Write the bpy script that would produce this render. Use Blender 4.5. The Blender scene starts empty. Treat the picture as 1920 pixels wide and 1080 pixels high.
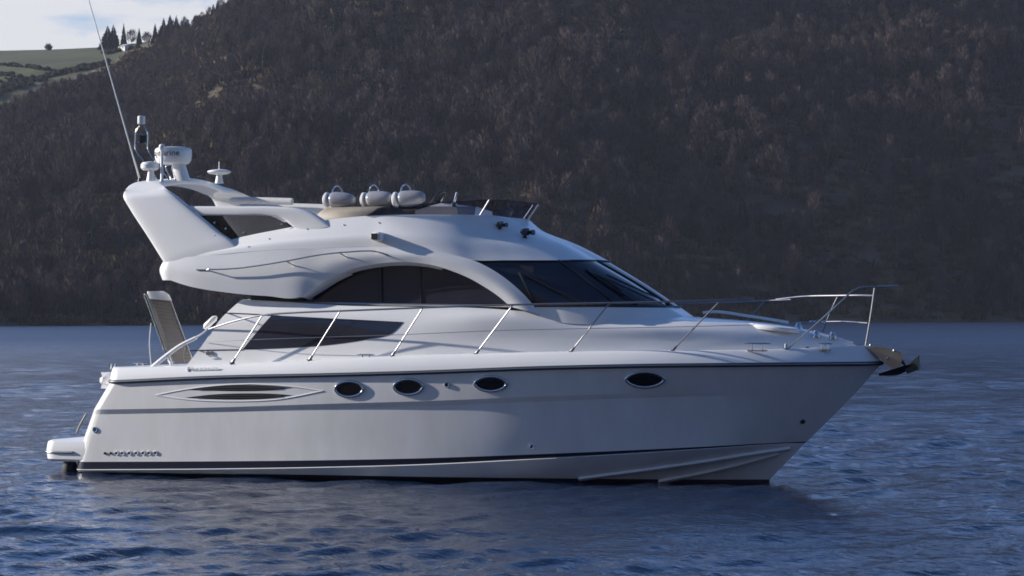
import bpy, math, random
import numpy as np
from mathutils import Vector, Matrix
from mathutils.bvhtree import BVHTree

R = math.radians
random.seed(7)
rng = np.random.default_rng(11)
scn = bpy.context.scene
col = scn.collection

# ------------------------------------------------------------------ camera, world, sun, exposure
YAW, DIST, FPX, HY, CAMH, ROLL = R(21), 37.5, 4480.0, 590.0, 2.53, 0.00208
cr = np.array([math.cos(YAW), math.sin(YAW), 0.0])          # camera right
cd = np.array([-math.sin(YAW), math.cos(YAW), 0.0])         # camera forward
cz = np.array([0.0, 0.0, 1.0])
CAM = np.array([DIST*math.sin(YAW), -DIST*math.cos(YAW), CAMH])

cam_d = bpy.data.cameras.new("camera")
cam = bpy.data.objects.new("camera", cam_d)
col.objects.link(cam)
cam_d.sensor_width = 36.0
cam_d.sensor_fit = 'HORIZONTAL'
cam_d.lens = FPX/1920*36
cam_d.shift_y = (HY-540)/1920
cam_d.clip_start, cam_d.clip_end = 0.5, 30000
_x = cr*math.cos(ROLL) - cz*math.sin(ROLL)
_y = cr*math.sin(ROLL) + cz*math.cos(ROLL)
cam.matrix_world = Matrix(((_x[0], _y[0], -cd[0], CAM[0]), (_x[1], _y[1], -cd[1], CAM[1]),
                           (_x[2], _y[2], -cd[2], CAM[2]), (0, 0, 0, 1)))
scn.camera = cam
HAZE = 0.00007

TO_SUN = Vector((-0.935, -0.198, 0.32)).normalized()
SUN_EL = math.asin(TO_SUN.z)
SUN_ROT = math.atan2(TO_SUN.x, TO_SUN.y)
w = bpy.data.worlds.new("World")
scn.world = w
w.use_nodes = True
nt = w.node_tree
nt.nodes.clear()
wo = nt.nodes.new('ShaderNodeOutputWorld')
bg = nt.nodes.new('ShaderNodeBackground')
sky = nt.nodes.new('ShaderNodeTexSky')
sky.sky_type = 'NISHITA'
sky.sun_disc = False
sky.sun_elevation = SUN_EL
sky.sun_rotation = SUN_ROT
sky.air_density, sky.dust_density, sky.ozone_density = 1.0, 0.0, 7.0
bg.inputs['Strength'].default_value = 0.092
# low bank of cloud near the horizon
tc = nt.nodes.new('ShaderNodeTexCoord')
mp = nt.nodes.new('ShaderNodeMapping')
mp.inputs['Scale'].default_value = (5, 5, 22)
ns = nt.nodes.new('ShaderNodeTexNoise')
ns.inputs['Scale'].default_value = 2.4
ns.inputs['Detail'].default_value = 7
ns.inputs['Roughness'].default_value = 0.58
rp = nt.nodes.new('ShaderNodeValToRGB')
rp.color_ramp.elements[0].position = 0.27
rp.color_ramp.elements[1].position = 0.46
sp = nt.nodes.new('ShaderNodeSeparateXYZ')
mr = nt.nodes.new('ShaderNodeMapRange')
mr.inputs['From Min'].default_value, mr.inputs['From Max'].default_value = 0.2, 0.55
mr.inputs['To Min'].default_value, mr.inputs['To Max'].default_value = 1, 0
mu = nt.nodes.new('ShaderNodeMath')
mu.operation = 'MULTIPLY'
mx = nt.nodes.new('ShaderNodeMix')
mx.data_type = 'RGBA'
veil = nt.nodes.new('ShaderNodeMix')               # white bank low down, added blue veil above it
veil.data_type = 'RGBA'
veil.inputs['A'].default_value = (5.7, 5.75, 5.95, 1)
veil.inputs['B'].default_value = (1.9, 3.3, 7.0, 1)  # blue light added above the bank to brighten the water's reflections
mr3 = nt.nodes.new('ShaderNodeMapRange')
mr3.inputs['From Min'].default_value, mr3.inputs['From Max'].default_value = 0.14, 0.22
L = nt.links.new
L(tc.outputs['Generated'], mp.inputs['Vector'])
L(mp.outputs['Vector'], ns.inputs['Vector'])
L(ns.outputs['Fac'], rp.inputs['Fac'])
L(tc.outputs['Generated'], sp.inputs['Vector'])
L(sp.outputs['Z'], mr.inputs['Value'])
vd = nt.nodes.new('ShaderNodeVectorMath')          # cloud and added veil kept to the sky ahead, off the boat's shaded side
vd.operation = 'DOT_PRODUCT'
_c = (cd - 0.06*cr)/np.linalg.norm(cd - 0.06*cr)
vd.inputs[1].default_value = tuple(_c)
mr2 = nt.nodes.new('ShaderNodeMapRange')
mr2.interpolation_type = 'SMOOTHSTEP'
mr2.inputs['From Min'].default_value, mr2.inputs['From Max'].default_value = 0.80, 0.93
mu2 = nt.nodes.new('ShaderNodeMath')
mu2.operation = 'MULTIPLY'
L(tc.outputs['Generated'], vd.inputs[0])
L(vd.outputs['Value'], mr2.inputs['Value'])
L(rp.outputs['Color'], mu.inputs[0])
L(mr.outputs['Result'], mu.inputs[1])
L(mu.outputs['Value'], mu2.inputs[0])
L(mr2.outputs['Result'], mu2.inputs[1])
L(sp.outputs['Z'], mr3.inputs['Value'])
L(mr3.outputs['Result'], veil.inputs['Factor'])
L(veil.outputs['Result'], mx.inputs['B'])
L(mu2.outputs['Value'], mx.inputs['Factor'])
L(sky.outputs['Color'], mx.inputs['A'])
L(mx.outputs['Result'], bg.inputs['Color'])
L(bg.outputs['Background'], wo.inputs['Surface'])

sun_d = bpy.data.lights.new("sun", 'SUN')
sun_d.energy = 5.0
sun_d.angle = R(0.5)
sun_d.color = (1.0, 0.93, 0.83)
sun = bpy.data.objects.new("sun", sun_d)
col.objects.link(sun)
sun.rotation_euler = TO_SUN.to_track_quat('Z', 'Y').to_euler()

scn.view_settings.view_transform = 'Standard'
scn.view_settings.look = 'None'
scn.view_settings.exposure = 0.58
scn.view_settings.gamma = 1.0
scn.cycles.use_denoising = True
scn.cycles.filter_width = 1.7
scn.cycles.max_bounces = 8
scn.cycles.sample_clamp_indirect = 10.0
scn.cycles.caustics_reflective = True
scn.cycles.blur_glossy = 0.15

# ------------------------------------------------------------------ picture point -> place in the world
def ray(px, py):
    dx, dy = px-960.0, py-HY
    a = dx*math.cos(ROLL) - dy*math.sin(ROLL)
    b = -dx*math.sin(ROLL) - dy*math.cos(ROLL)
    return cd + cr*(a/FPX) + cz*(b/FPX)
def U(px, py, hb):                       # point on the plane hb metres to starboard of the keel line
    d = ray(px, py)
    return CAM + d*((-hb-CAM[1])/d[1])
def UW(px, py, dist):                    # point at a given distance along the view
    return CAM + ray(px, py)*dist
def UZ(px, py, z):
    d = ray(px, py)
    return CAM + d*((z-CAM[2])/d[2])
def project(p):
    q = np.asarray(p) - CAM
    dep = q@cd
    a, b = (q@cr)/dep*FPX, q[2]/dep*FPX
    dx = a*math.cos(ROLL) - b*math.sin(ROLL)
    my = a*math.sin(ROLL) + b*math.cos(ROLL)
    return 960+dx, HY-my

# ------------------------------------------------------------------ materials
def nd(nt, kind, **kw):
    n = nt.nodes.new(kind)
    for k, v in kw.items():
        setattr(n, k, v)
    return n
def mat(name, rgb, rough=0.5, metal=0.0, coat=0.0, var=0.0, vscale=6.0, bump=0.0, bscale=40.0, rgb2=None, spec=0.5, stretch=None):
    m = bpy.data.materials.new(name)
    m.use_nodes = True
    t = m.node_tree
    b = t.nodes['Principled BSDF']
    b.inputs['Base Color'].default_value = (*rgb, 1)
    b.inputs['Roughness'].default_value = rough
    b.inputs['Metallic'].default_value = metal
    b.inputs['Coat Weight'].default_value = coat
    b.inputs['Coat Roughness'].default_value = 0.06
    b.inputs['Specular IOR Level'].default_value = spec
    tcn = nd(t, 'ShaderNodeTexCoord')
    mpn = nd(t, 'ShaderNodeMapping')
    if stretch: mpn.inputs['Scale'].default_value = stretch
    t.links.new(tcn.outputs['Object'], mpn.inputs['Vector'])
    if var > 0 or rgb2:
        n = nd(t, 'ShaderNodeTexNoise')
        n.inputs['Scale'].default_value = vscale
        n.inputs['Detail'].default_value = 6
        n.inputs['Roughness'].default_value = 0.6
        t.links.new(mpn.outputs['Vector'], n.inputs['Vector'])
        c = nd(t, 'ShaderNodeValToRGB')
        c.color_ramp.elements[0].position = 0.35
        c.color_ramp.elements[1].position = 0.68
        lo = rgb2 if rgb2 else tuple(v*(1-var) for v in rgb)
        c.color_ramp.elements[0].color = (*lo, 1)
        c.color_ramp.elements[1].color = (*rgb, 1)
        t.links.new(n.outputs['Fac'], c.inputs['Fac'])
        t.links.new(c.outputs['Color'], b.inputs['Base Color'])
    if bump > 0:
        n2 = nd(t, 'ShaderNodeTexNoise')
        n2.inputs['Scale'].default_value = bscale
        n2.inputs['Detail'].default_value = 3
        t.links.new(mpn.outputs['Vector'], n2.inputs['Vector'])
        bp = nd(t, 'ShaderNodeBump')
        bp.inputs['Strength'].default_value = bump
        bp.inputs['Distance'].default_value = 0.02
        t.links.new(n2.outputs['Fac'], bp.inputs['Height'])
        t.links.new(bp.outputs['Normal'], b.inputs['Normal'])
    return m
def glass_mat(name, tint, opac, rough=0.03):
    m = bpy.data.materials.new(name)
    m.use_nodes = True
    t = m.node_tree
    b = t.nodes['Principled BSDF']
    b.inputs['Base Color'].default_value = (*tint, 1)
    b.inputs['Roughness'].default_value = rough
    tr = nd(t, 'ShaderNodeBsdfTransparent')
    tr.inputs['Color'].default_value = (0.80, 0.81, 0.86, 1)
    mxs = nd(t, 'ShaderNodeMixShader')
    mxs.inputs['Fac'].default_value = opac
    n = nd(t, 'ShaderNodeTexNoise')
    n.inputs['Scale'].default_value = 3.0
    mrn = nd(t, 'ShaderNodeMapRange')
    mrn.inputs['To Min'].default_value, mrn.inputs['To Max'].default_value = rough*0.6, rough*1.6
    t.links.new(n.outputs['Fac'], mrn.inputs['Value'])
    t.links.new(mrn.outputs['Result'], b.inputs['Roughness'])
    t.links.new(tr.outputs[0], mxs.inputs[1])
    t.links.new(b.outputs[0], mxs.inputs[2])
    t.links.new(mxs.outputs[0], t.nodes['Material Output'].inputs['Surface'])
    return m

M = {}
M['gel'] = mat('white_gelcoat', (0.80, 0.80, 0.81), 0.28, coat=0.35, var=0.035, vscale=1.3, bump=0.006, bscale=2.5)
M['hull'] = mat('hull_gelcoat', (0.77, 0.77, 0.785), 0.22, coat=0.4, rgb2=(0.70, 0.695, 0.685), vscale=1.6, bump=0.01, bscale=1.6, stretch=(1.6, 1, .55))
M['deck'] = mat('nonslip_deck', (0.72, 0.72, 0.70), 0.6, var=0.06, vscale=5, bump=0.1, bscale=120)
M['navy'] = mat('navy_stripe', (0.006, 0.009, 0.026), 0.3, coat=0.15, var=0.1)
M['anti'] = mat('antifouling', (0.012, 0.013, 0.018), 0.7, var=0.3)
M['rubber'] = mat('dark_rubber', (0.045, 0.045, 0.05), 0.45, var=0.2, vscale=3)
M['black'] = mat('black_trim', (0.012, 0.012, 0.014), 0.4, var=0.2)
M['steel'] = mat('stainless_steel', (0.50, 0.50, 0.52), 0.16, metal=1.0, var=0.06, vscale=9)
M['chrome'] = mat('polished_chrome', (0.66, 0.66, 0.67), 0.06, metal=1.0, var=0.05, vscale=9)
M['rail'] = mat('rail_steel', (0.24, 0.24, 0.26), 0.42, metal=0.85, var=0.1, vscale=9)
M['steel2'] = mat('brushed_steel', (0.45, 0.44, 0.42), 0.3, metal=1.0, var=0.1, vscale=9)
M['galv'] = mat('galvanised_anchor', (0.06, 0.06, 0.062), 0.5, metal=0.5, var=0.3, vscale=12)
M['glass'] = mat('dark_window_glass', (0.028, 0.032, 0.052), 0.05, var=0.3, vscale=1.2, spec=0.5)
M['port_glass'] = mat('porthole_glass', (0.010, 0.008, 0.007), 0.06, var=0.2)
M['smoke'] = glass_mat('smoked_acrylic', (0.012, 0.013, 0.016), 0.62)
M['tint'] = glass_mat('tinted_windscreen', (0.02, 0.022, 0.03), 0.15)
M['beige'] = mat('beige_vinyl', (0.30, 0.26, 0.215), 0.6, var=0.12, vscale=8, bump=0.1, bscale=60)
M['canvas'] = mat('white_canvas', (0.66, 0.66, 0.67), 0.8, var=0.08, vscale=10, bump=0.15, bscale=50)
M['fender'] = mat('grey_fender_vinyl', (0.34, 0.34, 0.37), 0.16, coat=0.6, var=0.08, vscale=8)
M['teak'] = mat('weathered_teak', (0.30, 0.26, 0.21), 0.7, var=0.25, vscale=6, stretch=(30, 3, 3))
M['letter'] = mat('dark_lettering', (0.02, 0.015, 0.015), 0.5, var=0.1)
M['plastic'] = mat('white_plastic', (0.78, 0.78, 0.78), 0.35, var=0.03)

# ------------------------------------------------------------------ mesh helpers
def mesh_obj(name, V, F, mats, parent=None, mi=None, smooth=True, sharp=35, weld=0.0):
    me = bpy.data.meshes.new(name)
    me.from_pydata([tuple(map(float, v)) for v in V], [], [tuple(map(int, f)) for f in F])
    if not isinstance(mats, (list, tuple)): mats = [mats]
    for m in mats: me.materials.append(m)
    if mi is not None: me.polygons.foreach_set('material_index', np.asarray(mi, dtype=np.int32))
    if weld > 0:
        import bmesh
        bm = bmesh.new()
        bm.from_mesh(me)
        bmesh.ops.remove_doubles(bm, verts=bm.verts, dist=weld)
        bmesh.ops.dissolve_degenerate(bm, edges=bm.edges, dist=1e-5)
        bm.to_mesh(me)
        bm.free()
    me.validate()
    if smooth:
        me.polygons.foreach_set('use_smooth', [True]*len(me.polygons))
        if sharp: me.set_sharp_from_angle(angle=R(sharp))
    me.update()
    o = bpy.data.objects.new(name, me)
    col.objects.link(o)
    if parent is not None: o.parent = parent
    return o
class MB:
    def __init__(s): s.V, s.F, s.I = [], [], []
    def add(s, V, F, mi=0):
        k = len(s.V)
        s.V += [tuple(map(float, v)) for v in V]
        s.F += [tuple(int(i)+k for i in f) for f in F]
        s.I += [mi]*len(F) if not isinstance(mi, (list, np.ndarray)) else list(mi)
        return s
    def both(s, V, F, mi=0):             # the same on port and starboard
        s.add(V, F, mi)
        W = np.array(V, dtype=float)
        W[:, 1] *= -1
        s.add(W, [tuple(reversed(f)) for f in F], mi)
        return s
    def obj(s, name, mats, parent=None, **k):
        return mesh_obj(name, s.V, s.F, mats, parent, s.I, **k)
def spl(P, n=None, t=None, ts=None):
    P = np.asarray(P, dtype=float)
    if t is None:
        t = np.r_[0, np.cumsum(np.linalg.norm(np.diff(P, axis=0), axis=1))]
        t = t/t[-1]
    if ts is None: ts = np.linspace(0, 1, n)
    m = np.zeros_like(P)
    dt = np.diff(t)[:, None]
    s = np.diff(P, axis=0)/dt
    m[0], m[-1] = s[0], s[-1]
    if len(P) > 2: m[1:-1] = (s[:-1]*dt[1:] + s[1:]*dt[:-1])/(dt[:-1]+dt[1:])
    i = np.clip(np.searchsorted(t, ts, side='right')-1, 0, len(P)-2)
    h = (t[i+1]-t[i])[:, None]
    x = ((ts-t[i])/(t[i+1]-t[i]))[:, None]
    return ((2*x**3-3*x**2+1)*P[i] + (x**3-2*x**2+x)*h*m[i] + (-2*x**3+3*x**2)*P[i+1] + (x**3-x**2)*h*m[i+1])
def C3(pts): return np.array([U(*p) for p in pts])
def crv(pts, n=60): return spl(C3(pts), n)
def match(curves, n=70):                 # curves whose control points belong together
    cs = [C3(c) if not isinstance(c, np.ndarray) else c for c in curves]
    ln = sum(np.r_[0, np.cumsum(np.linalg.norm(np.diff(c, axis=0), axis=1))] for c in cs)
    t = ln/ln[-1]
    ts = np.linspace(0, 1, n)
    return [spl(c, t=t, ts=ts) for c in cs]
def cross(rows, k):                      # smooth the loft across its curves
    G = np.array(rows)
    t = np.linspace(0, 1, len(rows))
    ts = np.linspace(0, 1, k)
    return [r for r in np.stack([spl(G[:, j], t=t, ts=ts) for j in range(G.shape[1])], axis=1)]
def grid(rows):
    G = np.array(rows)
    r, n = G.shape[:2]
    V = G.reshape(-1, 3)
    F = [(i*n+j, i*n+j+1, (i+1)*n+j+1, (i+1)*n+j) for i in range(r-1) for j in range(n-1)]
    return V, F
def corner(P, r=0.25, k=7, crown=0.06):  # round a side curve's aft end onto the transom, to the keel line
    p = P[0]
    out = [(p[0]-r-crown, 0.0, p[2]), (p[0]-r-crown*0.6, p[1]*0.5, p[2])]
    for a in np.linspace(R(90), R(10), k):
        out.append((p[0]-r*math.sin(a), p[1]+r-r*math.cos(a), p[2]))
    return np.vstack([np.array(out), P])
def tube(path, rad, seg=10, closed=False, caps=True, flat=1.0):
    P = np.asarray(path, dtype=float)
    n = len(P)
    rad = np.full(n, rad) if np.isscalar(rad) else np.asarray(rad)
    T = np.gradient(P, axis=0) if not closed else np.roll(P, -1, 0)-np.roll(P, 1, 0)
    T /= np.linalg.norm(T, axis=1)[:, None]+1e-12
    V = []
    up = np.array([0, 0, 1.0]) if abs(T[0][2]) < 0.9 else np.array([0, 1.0, 0])
    a = np.cross(up, T[0])
    a /= np.linalg.norm(a)
    for i in range(n):
        a = a - T[i]*(a@T[i])
        a /= np.linalg.norm(a)+1e-12
        b = np.cross(T[i], a)
        for j in range(seg):
            q = 2*math.pi*j/seg
            V.append(P[i] + rad[i]*(math.cos(q)*a + math.sin(q)*b*flat))
    F = []
    for i in range(n if closed else n-1):
        k = (i+1) % n
        for j in range(seg):
            F.append((i*seg+j, i*seg+(j+1) % seg, k*seg+(j+1) % seg, k*seg+j))
    if caps and not closed:
        F.append(tuple(range(seg-1, -1, -1)))
        F.append(tuple((n-1)*seg+j for j in range(seg)))
    return V, F
def box(c, sx, sy, sz, rot=None, bev=0.15):
    b = bev*min(sx, sy, sz)
    V = []
    rm = rot if rot is not None else Matrix.Identity(3)
    pr = []
    for (dz, k) in ((-sz/2, b), (-sz/2+b, 0), (sz/2-b, 0), (sz/2, b)):
        x, y = sx/2-k, sy/2-k
        bb = b
        pr.append([(-x+bb, -y, dz), (x-bb, -y, dz), (x, -y+bb, dz), (x, y-bb, dz), (x-bb, y, dz), (-x+bb, y, dz), (-x, y-bb, dz), (-x, -y+bb, dz)])
    for r_ in pr:
        for p in r_: V.append(tuple(Vector(c)+rm@Vector(p)))
    F = [tuple(range(7, -1, -1)), tuple(24+j for j in range(8))]
    for i in range(3):
        for j in range(8): F.append((i*8+j, i*8+(j+1) % 8, (i+1)*8+(j+1) % 8, (i+1)*8+j))
    return V, F
def lathe(c, prof, seg=24, axis=(0, 0, 1)):
    q = Vector((0, 0, 1)).rotation_difference(Vector(axis))
    V, F = [], []
    for (r_, z) in prof:
        for j in range(seg):
            a = 2*math.pi*j/seg
            V.append(tuple(Vector(c)+q@Vector((r_*math.cos(a), r_*math.sin(a), z))))
    for i in range(len(prof)-1):
        for j in range(seg): F.append((i*seg+j, i*seg+(j+1) % seg, (i+1)*seg+(j+1) % seg, (i+1)*seg+j))
    F.append(tuple(range(seg-1, -1, -1)))
    F.append(tuple((len(prof)-1)*seg+j for j in range(seg)))
    return V, F
def blade(lo, hi, nrm, thick, seg=20, pw=2.6):   # rounded slab between two edge curves
    V, F = [], []
    n = len(lo)
    for i in range(n):
        c = (lo[i]+hi[i])/2
        a = (hi[i]-lo[i])/2
        nn = np.asarray(nrm[i] if np.ndim(nrm) > 1 else nrm, dtype=float)
        la = a/(np.linalg.norm(a)+1e-9)
        nn = nn - la*(nn@la)
        nn /= np.linalg.norm(nn)
        th = thick[i] if not np.isscalar(thick) else thick
        for j in range(seg):
            q = 2*math.pi*j/seg
            cx, sy = math.cos(q), math.sin(q)
            V.append(c + a*(abs(cx)**(2/pw))*np.sign(cx) + nn*th/2*(abs(sy)**(2/pw))*np.sign(sy))
    for i in range(n-1):
        for j in range(seg): F.append((i*seg+j, i*seg+(j+1) % seg, (i+1)*seg+(j+1) % seg, (i+1)*seg+j))
    F.append(tuple(range(seg-1, -1, -1)))
    F.append(tuple((n-1)*seg+j for j in range(seg)))
    return V, F
def bvh_of(o):
    return BVHTree.FromPolygons([v.co for v in o.data.vertices], [tuple(p.vertices) for p in o.data.polygons])
def cast(bv, px, py, off=0.0, hb=1.8):
    d = Vector(ray(px, py)).normalized()
    h = bv.ray_cast(Vector(CAM), d)
    if h[0] is None: return np.array(U(px, py, hb)), np.array((0, -1.0, 0))
    n = h[1] if h[1].dot(d) < 0 else -h[1]
    return np.array(h[0]+n*off), np.array(n)
def patch(bv, top, bot, nu, nv, off):    # a pane laid on a surface between two traced edges
    T = spl(np.array(top, float), nu)
    B = spl(np.array(bot, float), nu)
    rows = []
    for k in range(nv):
        f = k/(nv-1)
        rows.append([cast(bv, *(T[i]*(1-f)+B[i]*f), off)[0] for i in range(nu)])
    return grid(rows)
def fan(ring, c=None):
    V = list(ring)
    c = np.mean(ring, axis=0) if c is None else c
    V.append(c)
    n = len(ring)
    return V, [(i, (i+1) % n, n) for i in range(n)]
def empty(name, loc=(0, 0, 0), parent=None):
    o = bpy.data.objects.new(name, None)
    o.empty_display_size = 0.3
    o.location = loc
    col.objects.link(o)
    if parent: o.parent = parent
    return o
def tag(o, label=None, cat=None, group=None, kind=None):
    if label: o['label'] = label
    if cat: o['category'] = cat
    if group: o['group'] = group
    if kind: o['kind'] = kind
    return o

# ================================================================== THE YACHT
Y = tag(empty('motor_yacht'), 'white flybridge motor yacht lying at rest on the dark blue loch', 'yacht')

# ---- hull
S = [(222, 716, 1.90), (400, 708, 1.98), (620, 703, 2.02), (800, 698, 1.985), (1000, 690.5, 1.885), (1200, 686, 1.65), (1400, 684, 1.19), (1560, 682.5, .58), (1620, 682, .26), (1653, 681, 0)]
K1 = [(191, 768, 1.88), (400, 764, 1.955), (620, 757, 1.985), (800, 752, 1.93), (1000, 744, 1.79), (1200, 738, 1.47), (1400, 734, .96), (1530, 731.5, .45), (1580, 731, .19), (1610, 731, 0)]
K2 = [(188, 777, 1.83), (400, 773, 1.905), (620, 766, 1.935), (800, 761, 1.88), (1000, 753.5, 1.74), (1200, 746, 1.42), (1400, 740.5, .92), (1530, 736, .43), (1578, 735, .18), (1606, 735, 0)]
K3 = [(171, 825, 1.81), (400, 823, 1.875), (620, 817, 1.90), (800, 812, 1.83), (1000, 804, 1.66), (1200, 796, 1.30), (1380, 788, .80), (1480, 783, .38), (1530, 782, .14), (1560, 782, 0)]
N1 = [(160, 866, 1.79), (400, 865, 1.855), (600, 863, 1.87), (800, 859, 1.80), (1000, 852, 1.61), (1200, 843.5, 1.25), (1350, 836, .80), (1440, 831, .36), (1485, 829, .13), (1513, 828, 0)]
N2 = [(158, 880, 1.79), (400, 878.5, 1.855), (600, 875.5, 1.87), (800, 870, 1.79), (1000, 860, 1.59), (1200, 848.5, 1.23), (1350, 839, .78), (1440, 833, .34), (1484, 831, .12), (1510, 830.5, 0)]
N3 = [(158, 881.5, 1.82), (400, 880, 1.885), (600, 877, 1.90), (800, 871.5, 1.82), (1000, 861.5, 1.62), (1200, 850, 1.25), (1350, 840, .79), (1440, 834, .35), (1484, 832, .12), (1509, 831.5, 0)]
B1 = [(161, 885.5, 1.74), (400, 888, 1.79), (600, 890.5, 1.79), (800, 894, 1.70), (1000, 896.5, 1.39), (1150, 898, .97), (1280, 899, .55), (1370, 899, .23), (1410, 899, .1), (1443, 899, 0)]
NH = 90
def hc(pts): return corner(crv(pts, NH))
hull_rows = [hc(c) for c in (S, K1, K2, K3, N1, N2, N3, B1)]
low = hull_rows[-1].copy()
low[:, 1] *= 0.86
low[:, 2] = -0.12
kee = hull_rows[-1].copy()
kee[:, 1] = 0
kee[:, 2] = -0.55
kee[:, 0] = np.minimum(kee[:, 0], 3.6)
hull_rows += [low, kee]
HR = []
strip_m = []
for k, m_ in enumerate((0, 0, 0, 0, 1, 0, 0, 2, 2)):
    HR.append((hull_rows[k], hull_rows[k+1], m_))
mb = MB()
for a, b, m_ in HR:
    V, F = grid([b, a])
    mb.both(V, F, m_)
hull = mb.obj('hull', [M['hull'], M['navy'], M['anti']], Y, weld=0.0008, sharp=14)
bv_hull = bvh_of(hull)

# rub rail along the sheer
rr = corner(crv(S, NH))
rr[:, 1] -= 0.012
mb = MB()
V, F = tube(rr, 0.032, 8, caps=False)
mb.both(V, F, 0)
r2 = rr.copy()
r2[:, 1] -= 0.034
V, F = tube(r2[6:], 0.012, 6)
mb.both(V, F, 1)
mb.obj('rub_rail', [M['rubber'], M['steel2']], hull)

# spray rails under the bow
for pts in ([(1085, 895, 1.16), (1200, 880, .95), (1320, 863, .64), (1420, 847, .3), (1482, 838, .09)],
            [(1235, 900, .70), (1320, 884, .5), (1400, 865, .28), (1460, 848, .1)]):
    P = []
    for q in spl(np.array([(a, b) for a, b, c in pts], float), 30):
        P.append(cast(bv_hull, q[0], q[1], 0.0)[0])
    P = np.array(P)
    up, dn, out = P.copy(), P.copy(), P.copy()
    up[:, 2] += 0.012
    dn[:, 2] -= 0.06
    dn[:, 1] += 0.02
    out[:, 1] -= 0.034
    out[:, 2] -= 0.03
    mb = MB()
    V, F = grid([dn, out, up])
    mb.both(V, F)
    mb.obj('spray_rail', M['hull'], hull)

# ---- portholes, drains, vents in the topsides
def ring_on(bv, cx, cy, rx, ry, n=28, off=0.0, lens=0.0):
    out = []
    for i in range(n):
        a = 2*math.pi*i/n
        x, y = math.cos(a), math.sin(a)
        if lens: y = math.copysign(abs(y)**(1+lens), y)
        out.append(cast(bv, cx+rx*x, cy+ry*y, off)[0])
    return np.array(out)
for (cx, cy, rx, ry, ln) in ((655, 729.5, 26, 14.5, .1), (766, 725.5, 27, 14.5, .1), (920.5, 719.5, 30, 14, .2), (1209.5, 711.5, 36, 14.5, .3)):
    rg = ring_on(bv_hull, cx, cy, rx, ry, 48, 0.004, ln)
    p = mesh_obj('porthole', *tube(rg, 0.024, 14, closed=True), M['chrome'], Y)
    mesh_obj('pane', *fan(ring_on(bv_hull, cx, cy, rx, ry, 36, 0.006, ln), cast(bv_hull, cx, cy, 0.012)[0]), M['port_glass'], p)
for i, px in enumerate((197, 208, 219, 230, 243, 256, 269, 280, 292)):
    big = i >= 2
    c, n = cast(bv_hull, px, 850.0-0.1*i, -0.01)
    rd = 0.036 if big else 0.022
    mb = MB()
    mb.add(*lathe(c, [(rd, 0), (rd, 0.02), (rd*.85, 0.028), (rd*.62, 0.024)], 14, n), 0)
    mb.add(*lathe(c+n*0.002, [(rd*.6, 0.022), (rd*.5, 0.026)], 12, n), 1)
    mb.obj('drain_outlet', [M['plastic'] if big else M['black'], M['black']], Y)
for (px, py, rd) in ((838, 722, .045), (178.5, 806, .05), (997, 838, .035), (1505, 790.5, .04)):
    c, n = cast(bv_hull, px, py, -0.005)
    mb = MB()
    mb.add(*lathe(c, [(rd, 0), (rd, 0.014), (rd*.8, 0.022), (rd*.55, 0.016)], 16, n), 0)
    mb.add(*lathe(c, [(rd*.5, 0.016), (rd*.4, 0.018)], 12, n), 1)
    mb.obj('skin_fitting', [M['chrome'] if px < 1100 else M['rubber'], M['black']], Y)
for (x0, x1, top, bot) in ((352, 549, ((352, 731), (400, 724.5), (460, 722.3), (510, 724), (549, 727)), ((352, 731), (400, 732.5), (460, 733.2), (510, 731.5), (549, 727))),
                           (347, 549, ((347, 745.5), (400, 739.5), (460, 737.5), (510, 738.2), (549, 741)), ((347, 745.5), (400, 748.3), (460, 748.8), (510, 746.5), (549, 741)))):
    V, F = patch(bv_hull, top, bot, 30, 5, 0.004)
    hv = mesh_obj('hull_vent', V, F, M['black'], Y)
    for f in (0.35, 0.7):
        P = [cast(bv_hull, *(np.array(spl(np.array(top, float), 20)[i])*(1-f)+np.array(spl(np.array(bot, float), 20)[i])*f), 0.009)[0] for i in range(2, 18)]
        mesh_obj('louvre', *tube(P, 0.006, 5), M['rubber'], hv)
for pts in (((292, 741), (350, 730), (420, 722), (470, 720)), ((292, 741), (350, 749), (440, 752.5), (520, 749), (606, 733)), ((470, 720), (540, 724), (606, 733))):
    P = [cast(bv_hull, q[0], q[1], 0.002)[0] for q in spl(np.array(pts, float), 24)]
    mesh_obj('vent_surround', *tube(P, 0.009, 6), M['gel'], hull)

# ---- swim platform
xt = crv(N1, 10)[0][0]
def plan(xa, xf, hbw, r_, n=8):
    P = [(xf, -hbw), ]
    for a in np.linspace(0, math.pi/2, n): P.append((xa+r_-r_*math.sin(a), -hbw+r_-r_*math.cos(a)))
    Q = [(x, -y) for x, y in reversed(P)]
    return P+Q
zt, zb = 0.525, 0.205
V, F = [], []
prof = [(0.04, zb-.02), (0.0, zb+0.02), (-0.012, (zt+zb)/2), (0.0, zt-0.06), (0.012, zt-0.018), (0.05, zt)]
n = 0
for k, (ins, z) in enumerate(prof):
    pl = plan(-7.44+ins, -6.15, 1.78-ins, 0.24)
    n = len(pl)
    V += [(x, y, z) for x, y in pl]
for i in range(len(prof)-1):
    for j in range(n): F.append((i*n+j, i*n+(j+1) % n, (i+1)*n+(j+1) % n, (i+1)*n+j))
F.append(tuple(range(n-1, -1, -1)))
F.append(tuple((len(prof)-1)*n+j for j in range(n)))
plat = mesh_obj('swim_platform', V, [tuple(reversed(f)) for f in F], M['gel'], Y, sharp=40)
pl = np.array([(x, y, (zt+zb)/2-0.03) for x, y in plan(-7.455, -6.85, 1.795, 0.25)])
mesh_obj('rub_strip', *tube(pl, 0.022, 8), M['steel2'], plat)
c = U(131, 876, 1.62)
mesh_obj('platform_bracket', *lathe(c-np.array([0, 0, .24]), [(0.03, 0), (0.10, .06), (0.125, .18), (0.115, .30), (.07, .37), (.01, .395)], 16), M['anti'], plat)

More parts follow.
